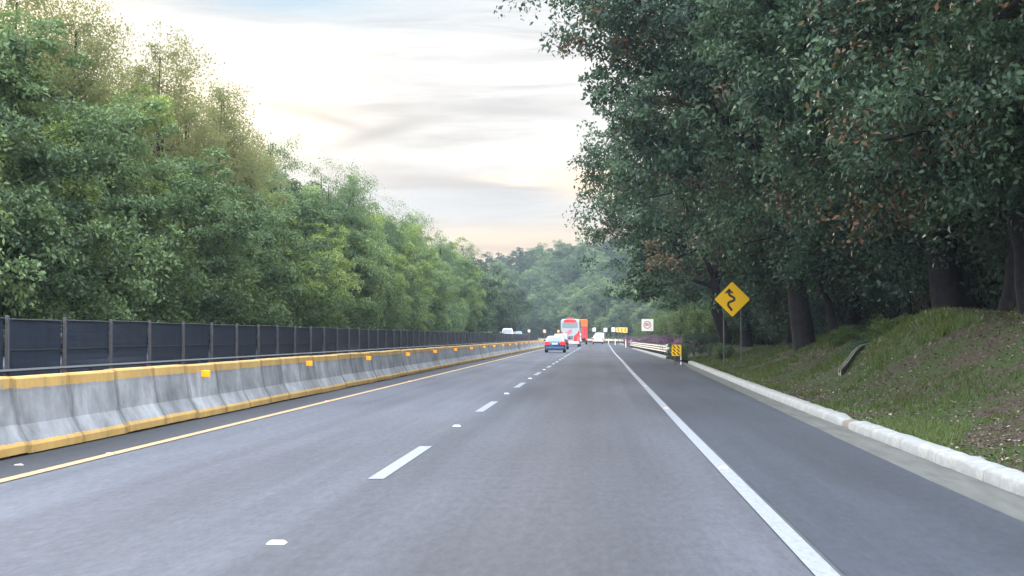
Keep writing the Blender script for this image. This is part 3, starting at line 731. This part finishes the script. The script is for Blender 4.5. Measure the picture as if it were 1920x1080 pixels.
make_car('oncoming_car', 'white car on the opposite carriageway showing its roof above the fence', 'car', (X(953, 270), 270, .806), R(180), p_white, H=1.86, W=2.0, belt=1.2, kind='suv')
make_car('oncoming_car', 'pale blue car just right of the white car above the fence', 'car', (X(973, 312), 312, .806), R(180), p_sky, H=1.55, W=1.6, kind='suv')
# white van ahead of the pickup
def bodybox(mb, x0, x1, y0, y1, z0, z1, b=.12): return mb.box(x0, x1, y0, y1, z0, z1, b)
s = empty('delivery_van', (X(1124.5, 350), 350, 0)); tag(s, 'tall white box van seen above the white pickup', 'van')
bodybox(MB(), -.9, .9, 0, 3.6, .55, 2.15, .06).obj('cargo_box', p_white, s)
MB().loft([[(-.85, 3.62, .4), (.85, 3.62, .4), (.85, 3.62, 1.9), (-.85, 3.62, 1.9)], [(-.85, 4.4, .4), (.85, 4.4, .4), (.75, 4.4, 1.85), (-.75, 4.4, 1.85)], [(-.8, 5.2, .4), (.8, 5.2, .4), (.75, 5.2, 1.0), (-.75, 5.2, 1.0)]]).obj('cab', p_white, s)
MB().box(-.8, .8, -.03, -.005, .65, 2.0, .01).obj('rear_door', p_white, s)
MB().box(-.85, .85, -.12, -.035, .38, .52, .02).obj('bumper', M['trim'], s)
for sg in (-1, 1): MB().box(sg*.78-.08, sg*.78+.08, -.06, -.032, .6, .85).obj('tail_light', M['tail'], s)
wheels(s, (-.75, .75), (.9, 4.4), .34)
# coach
D = 236; s = empty('coach', (X(1069, D), D, 0), R(-.6)); tag(s, 'tall silver and red coach in the left lane, rear facing, ahead of the sedan', 'bus')
def coach_ring(y, w_, z1, c=.2): return [(-w_, y, .35), (w_, y, .35), (w_, y, 2.3), (w_*.99, y, z1-c*1.6), (w_*.93, y, z1-c*.6), (w_*.74, y, z1), (-w_*.74, y, z1), (-w_*.93, y, z1-c*.6), (-w_*.99, y, z1-c*1.6), (-w_, y, 2.3)]
MB().loft([coach_ring(0, 1.27, 3.74), coach_ring(.12, 1.31, 3.82), coach_ring(6, 1.31, 3.85), coach_ring(11.7, 1.31, 3.82), coach_ring(12, 1.2, 3.6)]).obj('body', car_paint('coach_silver_white', (.36, .42, .44)), s)
flat_poly([(-.95, 3.32), (.95, 3.32), (.85, 3.6), (.6, 3.78), (-.6, 3.78), (-.85, 3.6)], -.006, p_red, 'red_roof_cap', s, .02)
MB().box(-.42, .42, .2, 1.6, 3.8, 4.02, .08).obj('roof_unit', p_red, s)
flat_poly(rounded(1.06, .36, .1) and [(a, b+2.92) for a, b in rounded(1.06, .34, .1)], -.006, M['glass'], 'rear_window', s, .02)
m_pink = plain('faded_red_emblem', (.62, .16, .20), .5, 0, .1)
flat_poly([(a-.02, b+2.0) for a, b in ((-.75, -.05), (-.3, .12), (-.1, .36), (.2, .40), (.35, .2), (.2, .02), (.1, -.2), (-.15, -.34), (-.3, -.12))], -.006, m_pink, 'emblem', s, .02)
flat_poly([(.43, .4), (1.26, .4), (1.26, 2.35), (1.0, 1.9), (.55, 1.5)], -.006, p_red, 'red_swoosh', s, .02)
flat_poly([(-1.26, .74), (-.33, .74), (-.40, 1.5), (-.9, 1.75), (-1.26, 2.3)], -.006, p_red, 'red_panel', s, .02)
for i in range(4): MB().box(-.32, .40, -.025, -.003, 1.0+i*.13, 1.06+i*.13).obj('grille_slat', M['trim'], s)
for sg in (-1, 1):
    for zz in (.85, 1.15): MB().box(sg*1.08-.11, sg*1.08+.11, -.05, -.022, zz, zz+.22, .01).obj('tail_light', M['tail_on'], s)
    MB().box(sg*1.318-.008, sg*1.318+.008, .9, 11.2, 2.35, 3.25).obj('side_window', M['glass'], s)
    MB().box(sg*1.325-.01, sg*1.325+.01, .05, 5.2, .6, 1.9).obj('red_side_panel', p_red, s)
MB().box(-1.22, 1.22, -.14, -.02, .38, .72, .04).obj('bumper', car_paint('coach_bumper', (.7, .7, .66)), s)
MB().box(-.26, .26, -.16, -.143, .5, .66).obj('number_plate', M['plate'], s)
wheels(s, (-1.13, 1.13), (2.6, 3.7, 9.6), .5, .3)
# red truck
D = 300; s = empty('box_truck', (X(1088.5, D), D, 0)); tag(s, 'deep red truck with bright orange upper box, just right of the coach', 'truck')
MB().box(-1.25, 1.25, 0, 7.2, 1.0, 3.1, .05).obj('cargo_box', p_maroon, s)
MB().box(-1.25, 1.25, .01, 7.19, 3.102, 4.45, .05).obj('upper_box', car_paint('deep_orange', (.62, .13, .015)), s)
for sg in (-1, 1):
    MB().box(sg*.62-.58, sg*.62+.58, -.04, -.005, 1.08, 3.0, .01).obj('rear_door', p_red, s)
    MB().box(sg*1.05-.13, sg*1.05+.13, -.1, -.045, .82, 1.02, .01).obj('tail_light', M['tail_on'], s)
    MB().box(sg*.4-.02, sg*.4+.02, -.07, -.042, 1.1, 2.95).obj('lock_bar', M['chrome'], s)
MB().box(-1.2, 1.2, -.12, .0, .55, .78, .03).obj('bumper', M['trim'], s)
MB().box(-.25, .25, -.14, -.122, .6, .74).obj('number_plate', M['plate'], s)
MB().box(-.5, .5, .1, 9.2, .6, .97).obj('chassis', M['trim'], s)
MB().loft([[(-1.15, 7.5, .6), (1.15, 7.5, .6), (1.15, 7.5, 2.8), (-1.15, 7.5, 2.8)], [(-1.15, 9.0, .6), (1.15, 9.0, .6), (1.1, 9.0, 2.75), (-1.1, 9.0, 2.75)], [(-1.1, 9.6, .6), (1.1, 9.6, .6), (1.05, 9.3, 2.5), (-1.05, 9.3, 2.5)]]).obj('cab', p_red, s)
wheels(s, (-1.0, 1.0), (1.2, 2.3, 8.5), .5, .32)

# ------------------------------------------------------------------ trees
def crown_mesh(name, seed, rx, ry, rz, cz, mat, n_clump=90, per=420, csize=1.0, leaf=.2, lumps=9, flat=.75, drop=.0, shell=(.55, 1.02), up=.5, jag=.28, lobe=0, low=.55):
    rng = np.random.default_rng(seed)
    bd = rng.normal(size=(lumps, 3)); bd /= np.linalg.norm(bd, axis=1)[:, None]; ba = rng.uniform(-.5, 1, lumps)*jag
    d = rng.normal(size=(n_clump, 3)); d /= np.linalg.norm(d, axis=1)[:, None]; d[:, 2] = np.where(d[:, 2] < -low, -d[:, 2], d[:, 2])
    rad = 1+(np.exp(-((1-d@bd.T)/.16))*ba).sum(1)
    t = rng.uniform(shell[0], shell[1], n_clump)**.7
    C = d*(rad*t)[:, None]*np.array([rx, ry, rz]); C[:, 2] += cz
    ctint = rng.uniform(0, 1, n_clump); cacc = rng.uniform(0, 1, n_clump)
    Ps, Ts, Os = [], [], []
    for i in range(n_clump):
        n = int(per*rng.uniform(.5, 1.4)); s = csize*rng.uniform(.6, 1.35)
        # sub sprays inside a clump
        k = rng.integers(4, 8); sc = rng.normal(size=(k, 3))*s*np.array([.62, .62, .42])
        w_ = rng.integers(0, k, n); q = sc[w_]+rng.normal(size=(n, 3))*s*np.array([.34, .34, .34*flat])
        if lobe:
            u = rng.normal(size=(n, 3)); u /= np.linalg.norm(u, axis=1)[:, None]; u[:, 2] = np.where(u[:, 2] < -.35, -u[:, 2]*.8, u[:, 2])
            q = sc[w_]*1.05+u*s*(.46+.16*rng.random(k))[w_][:, None]*(rng.uniform(.35, 1.12, n)[:, None]**.45)*np.array([1, 1, .85])
        q[:, 2] -= drop*(q[:, 0]**2+q[:, 1]**2)
        Ps.append(C[i]+q); o = q/np.maximum(np.linalg.norm(q, axis=1), .1)[:, None]*.5+d[i]*.5; Os.append(o)
        T = np.ones((n, 4)); T[:, 0] = np.clip(ctint[i]*.7+rng.uniform(0, .3, k)[w_], 0, 1); T[:, 1] = rng.uniform(0, 1, n); T[:, 2] = np.clip(cacc[i]+rng.normal(0, .02, n), 0, 1); Ts.append(T)
    P = np.concatenate(Ps); V, F, T = leaves(rng, P, leaf, np.concatenate(Ts), up, np.concatenate(Os))
    return np_mesh(name, V, F, mat, T), C
def trunk_mesh(name, seed, C, h_fork, r0, mat, lean=(0, 0), nb=16):
    rng = random.Random(seed); mb = MB()
    top = Vector((lean[0], lean[1], h_fork)); pts = [Vector((0, 0, -.6)), Vector((0, 0, 0)), Vector((lean[0]*.25+rng.uniform(-.1, .1), lean[1]*.25, h_fork*.35)), Vector((lean[0]*.6+rng.uniform(-.15, .15), lean[1]*.6, h_fork*.7)), top]
    ctr = Vector(C.mean(0)); apex = Vector((ctr.x, ctr.y, C[:, 2].max()-1.0)); pts += [top.lerp(apex, .5)+Vector((rng.uniform(-.3, .3), rng.uniform(-.3, .3), 0)), apex]
    mb.tube(pts, [r0*1.5, r0*1.15, r0, r0*.85, r0*.7, r0*.4, .04], 10)
    idx = list(range(len(C))); rng.shuffle(idx)
    for i in idx[:nb]:
        c = Vector(C[i]); t = rng.uniform(.0, .8); s0 = top.lerp(apex, t*.6); m1 = s0.lerp(c, .5)+Vector((rng.uniform(-.4, .4), rng.uniform(-.4, .4), rng.uniform(0, .6)))
        rb = r0*.42*(1-t*.5); mb.tube([s0, m1, c], [rb, rb*.6, .03], 6, False)
    return mb.mesh(name, mat, True)
def variant(key, seed, rx, ry, rz, cz, mat, fork, r0, bark='bark', lean=(0, 0), nb=16, **kw):
    cm, C = crown_mesh('crown_'+key, seed, rx, ry, rz, cz, mat, **kw)
    return cm, trunk_mesh('trunk_'+key, seed, C, fork, r0, M[bark], lean, nb)
def place(name, label, cat, var, x, y, z=None, rz=0, sc=(1, 1, 1), group=None):
    if z is None: z = tz(x, y)
    s = empty(name, (x, y, z-.05), rz, sc); tag(s, label, cat, group)
    link('crown', var[0], s); link('trunk', var[1], s); return s

VL = [variant('left_a', 11, 4.0, 4.0, 5.2, 6.4, M['leaf_left'], 3, .22, n_clump=62, per=1150, csize=1.25, leaf=.19, lobe=1, up=.7, jag=.4, low=.9),
      variant('left_b', 12, 3.6, 3.6, 4.8, 5.7, M['leaf_left'], 3, .2, n_clump=54, per=1150, csize=1.2, leaf=.19, lobe=1, up=.7, jag=.4, low=.9),
      variant('left_c', 13, 4.2, 3.8, 5.6, 6.8, M['leaf_bright'], 3, .22, n_clump=66, per=1150, csize=1.25, leaf=.19, lobe=1, up=.7, jag=.4, low=.9),
      variant('left_d', 14, 3.4, 3.7, 4.4, 5.2, M['leaf_bright'], 2.5, .2, n_clump=50, per=1150, csize=1.15, leaf=.18, lobe=1, up=.7, jag=.4, low=.9)]
VT = [variant('thin_a', 21, 2.3, 2.3, 5.4, 9.6, M['leaf_thin'], 5, .17, n_clump=90, per=230, csize=.78, leaf=.15, jag=.5, nb=14, shell=(.2, 1.0)),
      variant('thin_b', 22, 2.6, 2.6, 4.6, 9.0, M['leaf_thin'], 5, .17, n_clump=90, per=220, csize=.78, leaf=.15, jag=.6, nb=14, shell=(.2, 1.0))]
VF = [variant('far_a', 31, 4.1, 4.1, 4.8, 5.4, M['leaf_hill'], 3, .2, n_clump=34, per=420, csize=1.35, leaf=.34, nb=6, lobe=1, up=.8, jag=.4, low=.95),
      variant('far_b', 32, 3.8, 3.8, 4.6, 5.0, M['leaf_hill'], 3, .2, n_clump=30, per=420, csize=1.35, leaf=.34, nb=6, lobe=1, up=.8, jag=.4, low=.95),
      variant('far_c', 33, 3.6, 3.6, 5.4, 6.0, M['leaf_left'], 3, .2, n_clump=32, per=420, csize=1.3, leaf=.32, nb=6, lobe=1, up=.8, jag=.4, low=.95)]
def crown_top(v_):
    a = np.empty(len(v_[0].vertices)*3, dtype=np.float32); v_[0].vertices.foreach_get('co', a); return float(np.percentile(a[2::3], 99.7))
HL = [crown_top(v_) for v_ in VL]; HF = [crown_top(v_) for v_ in VF]
rr = random.Random(77)
# left tree line beyond the opposite carriageway
GL = 'trees lining the far side of the opposite carriageway'
names_l = ['bushy mid green tree at the left edge of the photo', 'tall bushy green tree second from the left edge, with a rounded top', 'dense green tree under the golden leaved crowns', 'dark green tree left of the bright yellow green one', 'bright yellow green tree with a rounded crown above the fence', 'dull grey green tree just right of the bright yellow green one', 'pale green tree below the airy crown against the sky', 'mid green tree right of the airy crown', 'rounded green tree in the middle of the left row', 'dense green tree right of the middle of the left row']
front = []
y = 44.0; i = 0
while y < 345:
    ht = (.9 if i % 2 == 0 else -.7) + itp(y, [(40, 11.0), (60, 10.9), (70, 10.2), (85, 9.9), (95, 9.7), (140, 10.1), (220, 11.2), (345, 13.4)]) + rr.uniform(-.9, .9)
    vi = [0, 1, 2, 1, 3, 1, 2, 0, 3, 0][i] if i < 10 else rr.randrange(4)
    k = ht/HL[vi]
    x = -20.2 + (1.1 if i % 2 else -1.2) + rr.uniform(-.5, .5) + bend(y)
    lab = names_l[i] if i < 10 else 'green tree in the distant part of the left row'
    var = VL[vi] if y < 230 else VF[i % 3]
    if y >= 230: k = ht/HF[i % 3]
    place('roadside_tree', lab, 'tree', var, x, y, .8, rr.uniform(0, 6.28), (k*rr.uniform(.95, 1.1), k*rr.uniform(.95, 1.1), k), GL if i >= 10 else None)
    y += 5.6+rr.uniform(-.6, .9)+(y-44)*.006; i += 1
# lower bushy growth at the feet of the row
VS = [variant('shrub_a', 41, 2.2, 2.2, 2.0, 1.9, M['leaf_left'], .6, .08, n_clump=38, per=330, csize=.7, leaf=.15, nb=10),
      variant('shrub_b', 42, 1.9, 2.3, 2.3, 2.1, M['leaf_shrub'], .6, .08, n_clump=38, per=330, csize=.7, leaf=.15, nb=10)]
y = 47
while y < 215:
    place('shrub', 'leafy shrub growing at the foot of the left tree row behind the fence', 'shrub', VS[rr.randrange(2)], -18.8+rr.uniform(-.5, .5), y, .8, rr.uniform(0, 6), (1.15, 1.15, rr.uniform(1.0, 1.5)), 'shrubs at the foot of the left tree row')
    y += 4.4
# second, darker row right behind it fills the gaps
y = 48
while y < 340:
    ht = itp(y, [(40, 9), (70, 8.5), (90, 8.5), (120, 8.6), (220, 10.4), (345, 13)])
    place('background_tree', 'dark green tree standing behind the left row', 'tree', VF[rr.randrange(3)], -28+rr.uniform(-1, 1)+bend(y), y, 1.2, rr.uniform(0, 6), (1.1*ht/11, 1.1*ht/11, ht/11), 'second row of trees behind the left row')
    y += 8
def recolour(v_, m, key):
    me = v_[0].copy(); me.name = key; me.materials.clear(); me.materials.append(m); return (me, v_[1])
VTG = [recolour(v_, M['leaf_left'], 'crown_airy_green') for v_ in VT]
# airy golden crowns rising out of the row: (pixel x, pixel y of the top, distance)
thin = [(8, -60, 64, 0, 'tall airy golden crown at the top left corner'), (62, -30, 68, 1, 'airy golden crown second from the top left corner'), (120, 0, 66, 0, 'airy golden tree whose top just reaches the upper frame edge'), (208, 75, 72, 1, 'sparse golden tree between two taller golden crowns'),
        (285, 58, 76, 0, 'slender pointed airy tree, the tallest against the white sky'), (345, 135, 80, 1, 'airy golden tree right of the slender pointed one'), (402, 145, 84, 0, 'narrow sparse golden tree with a spiky top'), (447, 198, 92, 1, 'small sparse tree top at the right end of the golden crowns'),
        (505, 255, 104, 0, 'dark slim tree top rising behind the bright yellow green tree'), (610, 300, 118, 1, 'airy crown against the sky above the pale green tree'), (655, 318, 122, 0, 'airy crown right beside the one above the pale green tree'), (712, 372, 150, 1, 'slim tree top in the middle of the left skyline'), (770, 395, 172, 0, 'slim tree top right of the middle skyline'), (826, 428, 205, 1, 'small spiky tree top far along the left skyline'), (868, 455, 240, 0, 'farthest small spiky tree top of the left skyline')]
for (pxx, pyy, D, vi, lab) in thin:
    x = X(pxx, D); top = 1.4+(631-pyy)*D/3200; k = (top-1.0)/crown_top(VT[vi])
    place('airy_tree', lab, 'tree', VT[vi] if D < 100 else VTG[vi], x, D, 1.0, rr.uniform(0, 6), (max(.7, k)*.9, max(.7, k)*.9, k))

# big overhanging trees on the right
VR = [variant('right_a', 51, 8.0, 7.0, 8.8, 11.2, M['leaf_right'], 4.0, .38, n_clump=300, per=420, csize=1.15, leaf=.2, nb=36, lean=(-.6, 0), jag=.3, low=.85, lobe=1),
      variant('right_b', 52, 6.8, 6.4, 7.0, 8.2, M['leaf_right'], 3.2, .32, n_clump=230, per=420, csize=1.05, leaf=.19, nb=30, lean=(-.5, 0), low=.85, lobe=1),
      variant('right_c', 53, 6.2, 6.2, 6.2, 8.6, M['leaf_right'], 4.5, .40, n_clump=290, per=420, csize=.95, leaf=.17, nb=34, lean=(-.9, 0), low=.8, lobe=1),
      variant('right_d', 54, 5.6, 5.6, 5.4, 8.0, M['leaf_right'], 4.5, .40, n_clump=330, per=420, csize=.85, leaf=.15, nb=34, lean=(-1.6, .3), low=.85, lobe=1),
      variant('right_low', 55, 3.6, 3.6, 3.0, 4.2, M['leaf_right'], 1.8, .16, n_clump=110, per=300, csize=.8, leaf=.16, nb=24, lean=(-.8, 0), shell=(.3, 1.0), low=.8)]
big = [(0, 7.7, 63, 0, (1, 1, 1.06), 'huge dark green tree whose crown overhangs the road against the sky'),
       (1, 6.7, 88, 1.0, (1.03, 1, 1.08), 'dark green tree whose lower crown hangs behind the speed limit sign'),
       (2, 9.7, 47, 2.2, (1, 1, 1.05), 'tall dark tree with reddish tinted leaves above the winding road sign'),
       (3, 10.2, 37.5, .5, (1, 1, 1), 'tall dark tree with a thick trunk leaning left at the top of the bank'),
       (3, 10.6, 29, 3.4, (1, 1, .95), 'nearest dark tree, filling the upper right corner'),
       (2, 11.0, 43, 5.0, (1, 1, 1), 'dark tree with an upright trunk second from the right on the bank'),
       (1, 10.5, 70, 4.0, (1, 1, 1.25), 'dark tree behind the winding road sign'),
       (1, 9.6, 108, 2.4, (.95, .95, 1.05), 'dark tree standing above the dark clipped bushes'),
       (1, 9.8, 132, 5.4, (.9, .9, 1), 'dark tree beyond the speed limit sign, left part of the right mass'),
       (4, 8.6, 61, 1.4, (1, 1, 1), 'small low tree with leaning trunk just right of the winding road sign'),
       (4, 10.0, 55, 3.0, (1.1, 1.1, 1.1), 'low dark tree whose pale leaves hang in front of the trunks'),
       (4, 8.4, 74, 4.4, (1.1, 1.1, 1.1), 'low spreading tree directly behind the winding road sign'),
       (0, 12.5, 54, 3.6, (1, 1, 1.1), 'very tall dark tree in the second rank above the bank')]
for (vi, x, y, rz, sc, lab) in big: place('overhanging_tree', lab, 'tree', VR[vi], x, y, None, rz*0+rz*.0+ (0 if vi != 4 else .4*rz), sc)
def recolour(v_, m, key):
    me = v_[0].copy(); me.name = key; me.materials.clear(); me.materials.append(m); return (me, v_[1])
VD = [recolour(v_, M['leaf_right'], 'crown_dark_%d' % i) for i, v_ in enumerate(VF)]
VU = recolour(VS[1], M['leaf_right'], 'crown_understory')
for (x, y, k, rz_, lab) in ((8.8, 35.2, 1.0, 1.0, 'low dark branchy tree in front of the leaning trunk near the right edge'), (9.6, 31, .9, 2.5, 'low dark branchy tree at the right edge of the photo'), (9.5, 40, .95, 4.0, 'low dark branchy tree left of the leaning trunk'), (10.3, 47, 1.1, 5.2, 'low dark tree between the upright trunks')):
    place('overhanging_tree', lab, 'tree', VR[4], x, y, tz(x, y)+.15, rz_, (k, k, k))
# forest behind them
GB = 'trees in the dark wood behind the front rank on the right'
for row, xx in enumerate((15.5, 21, 28, 37)):
    y = 52+row*14 if row else 48
    while y < 175:
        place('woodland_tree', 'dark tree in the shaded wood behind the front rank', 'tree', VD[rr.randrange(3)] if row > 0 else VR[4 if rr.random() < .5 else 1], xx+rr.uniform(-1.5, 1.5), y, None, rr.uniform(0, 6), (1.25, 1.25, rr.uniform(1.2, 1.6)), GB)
        y += 7.5+row
for row, (xx, k) in enumerate(((12.0, 1.0), (14.5, 1.3), (18, 1.7), (23, 2.2))):
    y = 44+row*8
    while y < 170:
        x = xx+rr.uniform(-.8, .8)
        place('understory_shrub', 'dark shrub of the undergrowth between the shaded trunks', 'shrub', VU, x, y, tz(x, y)-.3, rr.uniform(0, 6), (k, k, k*rr.uniform(.8, 1.1)), 'undergrowth shrubs in the dark wood')
        y += 4.2*k
# slope trees and hill forest
GH = 'trees covering the hillside beyond the bend'
rng = np.random.default_rng(9); cnt = 0; used = []
cands = []
for _ in range(9000):
    y = rng.uniform(150, 620); x = float(kx(np.array(y)))+rng.uniform(6.5, 120)
    u = 1115+x/y*3200
    if not (905 < u < 1330): continue
    cands.append((y, x, u))
cands.sort()
occ = []
for (y, x, u) in cands:
    if any((x-a)**2+(y-b)**2 < (5.2+y*.004)**2 for a, b in used): continue
    z = tz(x, y); top = z+9
    # skip what nearer hillside trees wholly hide
    yt = 631-(top-1.4)*3200/y; hid = False
    for (ua, ub, ytop, yb) in occ:
        if ua < u < ub and yt > ytop+7: hid = True; break
    if hid: continue
    used.append((x, y)); k = rng.uniform(.75, 1.15); d_ = x-float(kx(np.array(y)))
    if d_ < 10: k *= .55
    occ.append((u-2.6*k*3200/y, u+2.6*k*3200/y, 631-(z+9.5*k-1.4)*3200/y, y))
    place('hillside_tree', 'rounded green tree on the wooded hillside beyond the bend', 'tree', VF[int(rng.integers(0, 3))], x, y, z, rng.uniform(0, 6), (k, k, k*rng.uniform(.9, 1.15)), GH); cnt += 1
    if cnt > 230: break

# ------------------------------------------------------------------ shrubs on the right
VB = [variant('bush', 61, 1.0, 1.0, .85, .85, M['leaf_shrub'], .3, .05, n_clump=40, per=170, csize=.34, leaf=.09, nb=8),
      variant('purple', 62, 1.6, 1.6, .9, .8, M['leaf_purple'], .3, .05, n_clump=40, per=160, csize=.5, leaf=.16, nb=8),
      variant('dark_bush', 63, 1.0, 1.0, 1.1, 1.05, M['leaf_right'], .3, .05, n_clump=44, per=200, csize=.30, leaf=.08, nb=6, shell=(.75, 1.0), jag=.1)]
def shrub(v_, pxx, D, w_, h_, lab, cat='shrub', nm='shrub', dz=0, grp=None):
    x = X(pxx, D); place(nm, lab, cat, VB[v_], x, D, tz(x, D)+dz, rr.uniform(0, 6), (w_, w_, h_), grp)
shrub(2, 1300, 97, .62, .72, 'dark round clipped bush right of the hatched marker', nm='round_bush')
shrub(2, 1330, 99, .55, .62, 'smaller dark round bush under the winding road sign', nm='round_bush')
shrub(0, 1276, 100, .7, .5, 'light green low bush behind the hatched marker')
shrub(0, 1352, 84, .55, .5, 'low green weeds around the left post of the winding road sign')
for i, (a, D) in enumerate(((1190, 205), (1205, 195), (1222, 182), (1238, 165), (1248, 150), (1258, 138), (1268, 126), (1280, 120), (1182, 225))):
    shrub(1, a, D, .52+.1*(i % 2), .42+.12*(i % 3), 'low purple shrub in the hedge behind the guardrail', nm='purple_shrub', grp='purple shrubs behind the guardrail')
shrub(1, 1272, 150, .42, .45, 'small magenta flowering shrub above the purple hedge', nm='flowering_shrub', dz=1.6)
for i in range(9):
    y = rr.uniform(44, 66); d_ = rr.uniform(3.4, 5.4); x = float(kx(np.array(y)))+d_; k = rr.uniform(.45, 1.0)
    place('weed_clump', 'low leafy weed clump growing on the upper part of the grassy bank', 'weeds', VB[rr.choice((0, 0, 2))], x, y, tz(x, y)-.12, rr.uniform(0, 6), (k*1.2, k*1.2, k*.42), 'weed clumps on the grassy bank')
for i in range(46):
    y = rr.uniform(105, 300); x = float(kx(np.array(y)))+rr.uniform(3.2, 8)
    place('slope_shrub', 'small green shrub on the slope behind the guardrail', 'shrub', VB[0], x, y, tz(x, y), rr.uniform(0, 6), (1.5, 1.5, rr.uniform(1.2, 2.0)), 'green shrubs on the slope behind the guardrail')

# ------------------------------------------------------------------ grass and litter on the bank
rng = np.random.default_rng(21)
def scatter(n, y0, y1, dmax, dens):
    y = y0*((y1/y0)**rng.uniform(0, 1, n)); d = rng.uniform(0.02, dmax, n); x = kx(y)+.28+d
    m_ = dens(x, y, d) > rng.uniform(0, 1, n); return x[m_], y[m_], d[m_]
_g = np.random.default_rng(123).uniform(-1, 1, (64, 64))
def vn(x, y):
    x0 = np.floor(x).astype(int); y0 = np.floor(y).astype(int); fx_ = x-x0; fy_ = y-y0; fx_ = fx_*fx_*(3-2*fx_); fy_ = fy_*fy_*(3-2*fy_)
    a = _g[x0 % 64, y0 % 64]; b = _g[(x0+1) % 64, y0 % 64]; c_ = _g[x0 % 64, (y0+1) % 64]; e = _g[(x0+1) % 64, (y0+1) % 64]
    return (a*(1-fx_)+b*fx_)*(1-fy_)+(c_*(1-fx_)+e*fx_)*fy_
def patchy(x, y, d): return .5+.5*np.tanh(3.2*(vn(x*.55, y*.28)+.7*vn(x*1.3+9, y*.75+5)+.5*vn(x*3+2, y*2)-.12))
x, y, d = scatter(210000, 14, 100, 7, lambda x, y, d: (patchy(x, y, d)*.85+.02)*(1-.8*sm(x, 5.8, 7.2)*(y < 36)))
z = terrain(x, y); n = len(x); h = rng.uniform(.02, .06, n)*(1+.8*patchy(x, y, d))*(1+y/150); a = rng.uniform(0, 6.28, n); tall = np.clip(sm(x, 5.6, 7.2)*(vn(x*.9+3, y*.35+8) > -.15)*(y > 33)*(y < 58), 0, 1); h = h*(1+1.2*tall); wv = .007*(1+y/30)*(1+.6*tall)
lean = rng.normal(0, .5, (n, 2))*h[:, None]
P0 = np.stack([x-np.cos(a)*wv, y-np.sin(a)*wv, z-.01], 1); P1 = np.stack([x+np.cos(a)*wv, y+np.sin(a)*wv, z-.01], 1); P2 = np.stack([x+lean[:, 0], y+lean[:, 1], z+h], 1)
V = np.stack([P0, P1, P2], 1).reshape(-1, 3); F = np.arange(3*n).reshape(-1, 3)
T = np.ones((n, 4)); T[:, 0] = np.clip(.5+.35*np.sin(x*.8+y*.2)+rng.normal(0, .1, n), 0, 1); T[:, 0] = np.clip(T[:, 0]+.35*tall, 0, 1); T[:, 1] = rng.uniform(0, 1, n); T[:, 2] = 0
tag(link('grass', np_mesh('grass', V, F, M['grass'], np.repeat(T, 3, axis=0))), 'short green grass growing in patches on the roadside bank', 'grass', kind='stuff')
x, y, d = scatter(60000, 14, 110, 9, lambda x, y, d: 1.05-patchy(x, y, d)*.85)
z = terrain(x, y)+.015; n = len(x); T = np.ones((n, 4)); T[:, 0] = rng.uniform(0, 1, n)**2; T[:, 1] = rng.uniform(0, 1, n); T[:, 2] = 0
V, F, T = leaves(rng, np.stack([x, y, z], 1), .055, T, up=2.5)
tag(link('leaf_litter', np_mesh('leaf_litter', V, F, M['litter'], T)), 'fallen dry brown leaves scattered over the bank', 'leaf litter', kind='stuff')

# ------------------------------------------------------------------ haze
hz = MB().box(-420, 420, -40, 900, -1.2, 75).mesh('haze', M['ground']); hm = bpy.data.materials.new('haze'); hm.use_nodes = True
hn = hm.node_tree; hn.nodes.clear(); vo = hn.nodes.new('ShaderNodeVolumePrincipled'); ou = hn.nodes.new('ShaderNodeOutputMaterial')
vo.inputs['Color'].default_value = (.58, .72, .92, 1); vo.inputs['Density'].default_value = .00026; vo.inputs['Anisotropy'].default_value = .2
hn.links.new(vo.outputs[0], ou.inputs['Volume']); hz.materials.clear(); hz.materials.append(hm)
tag(link('haze', hz), kind='stuff')
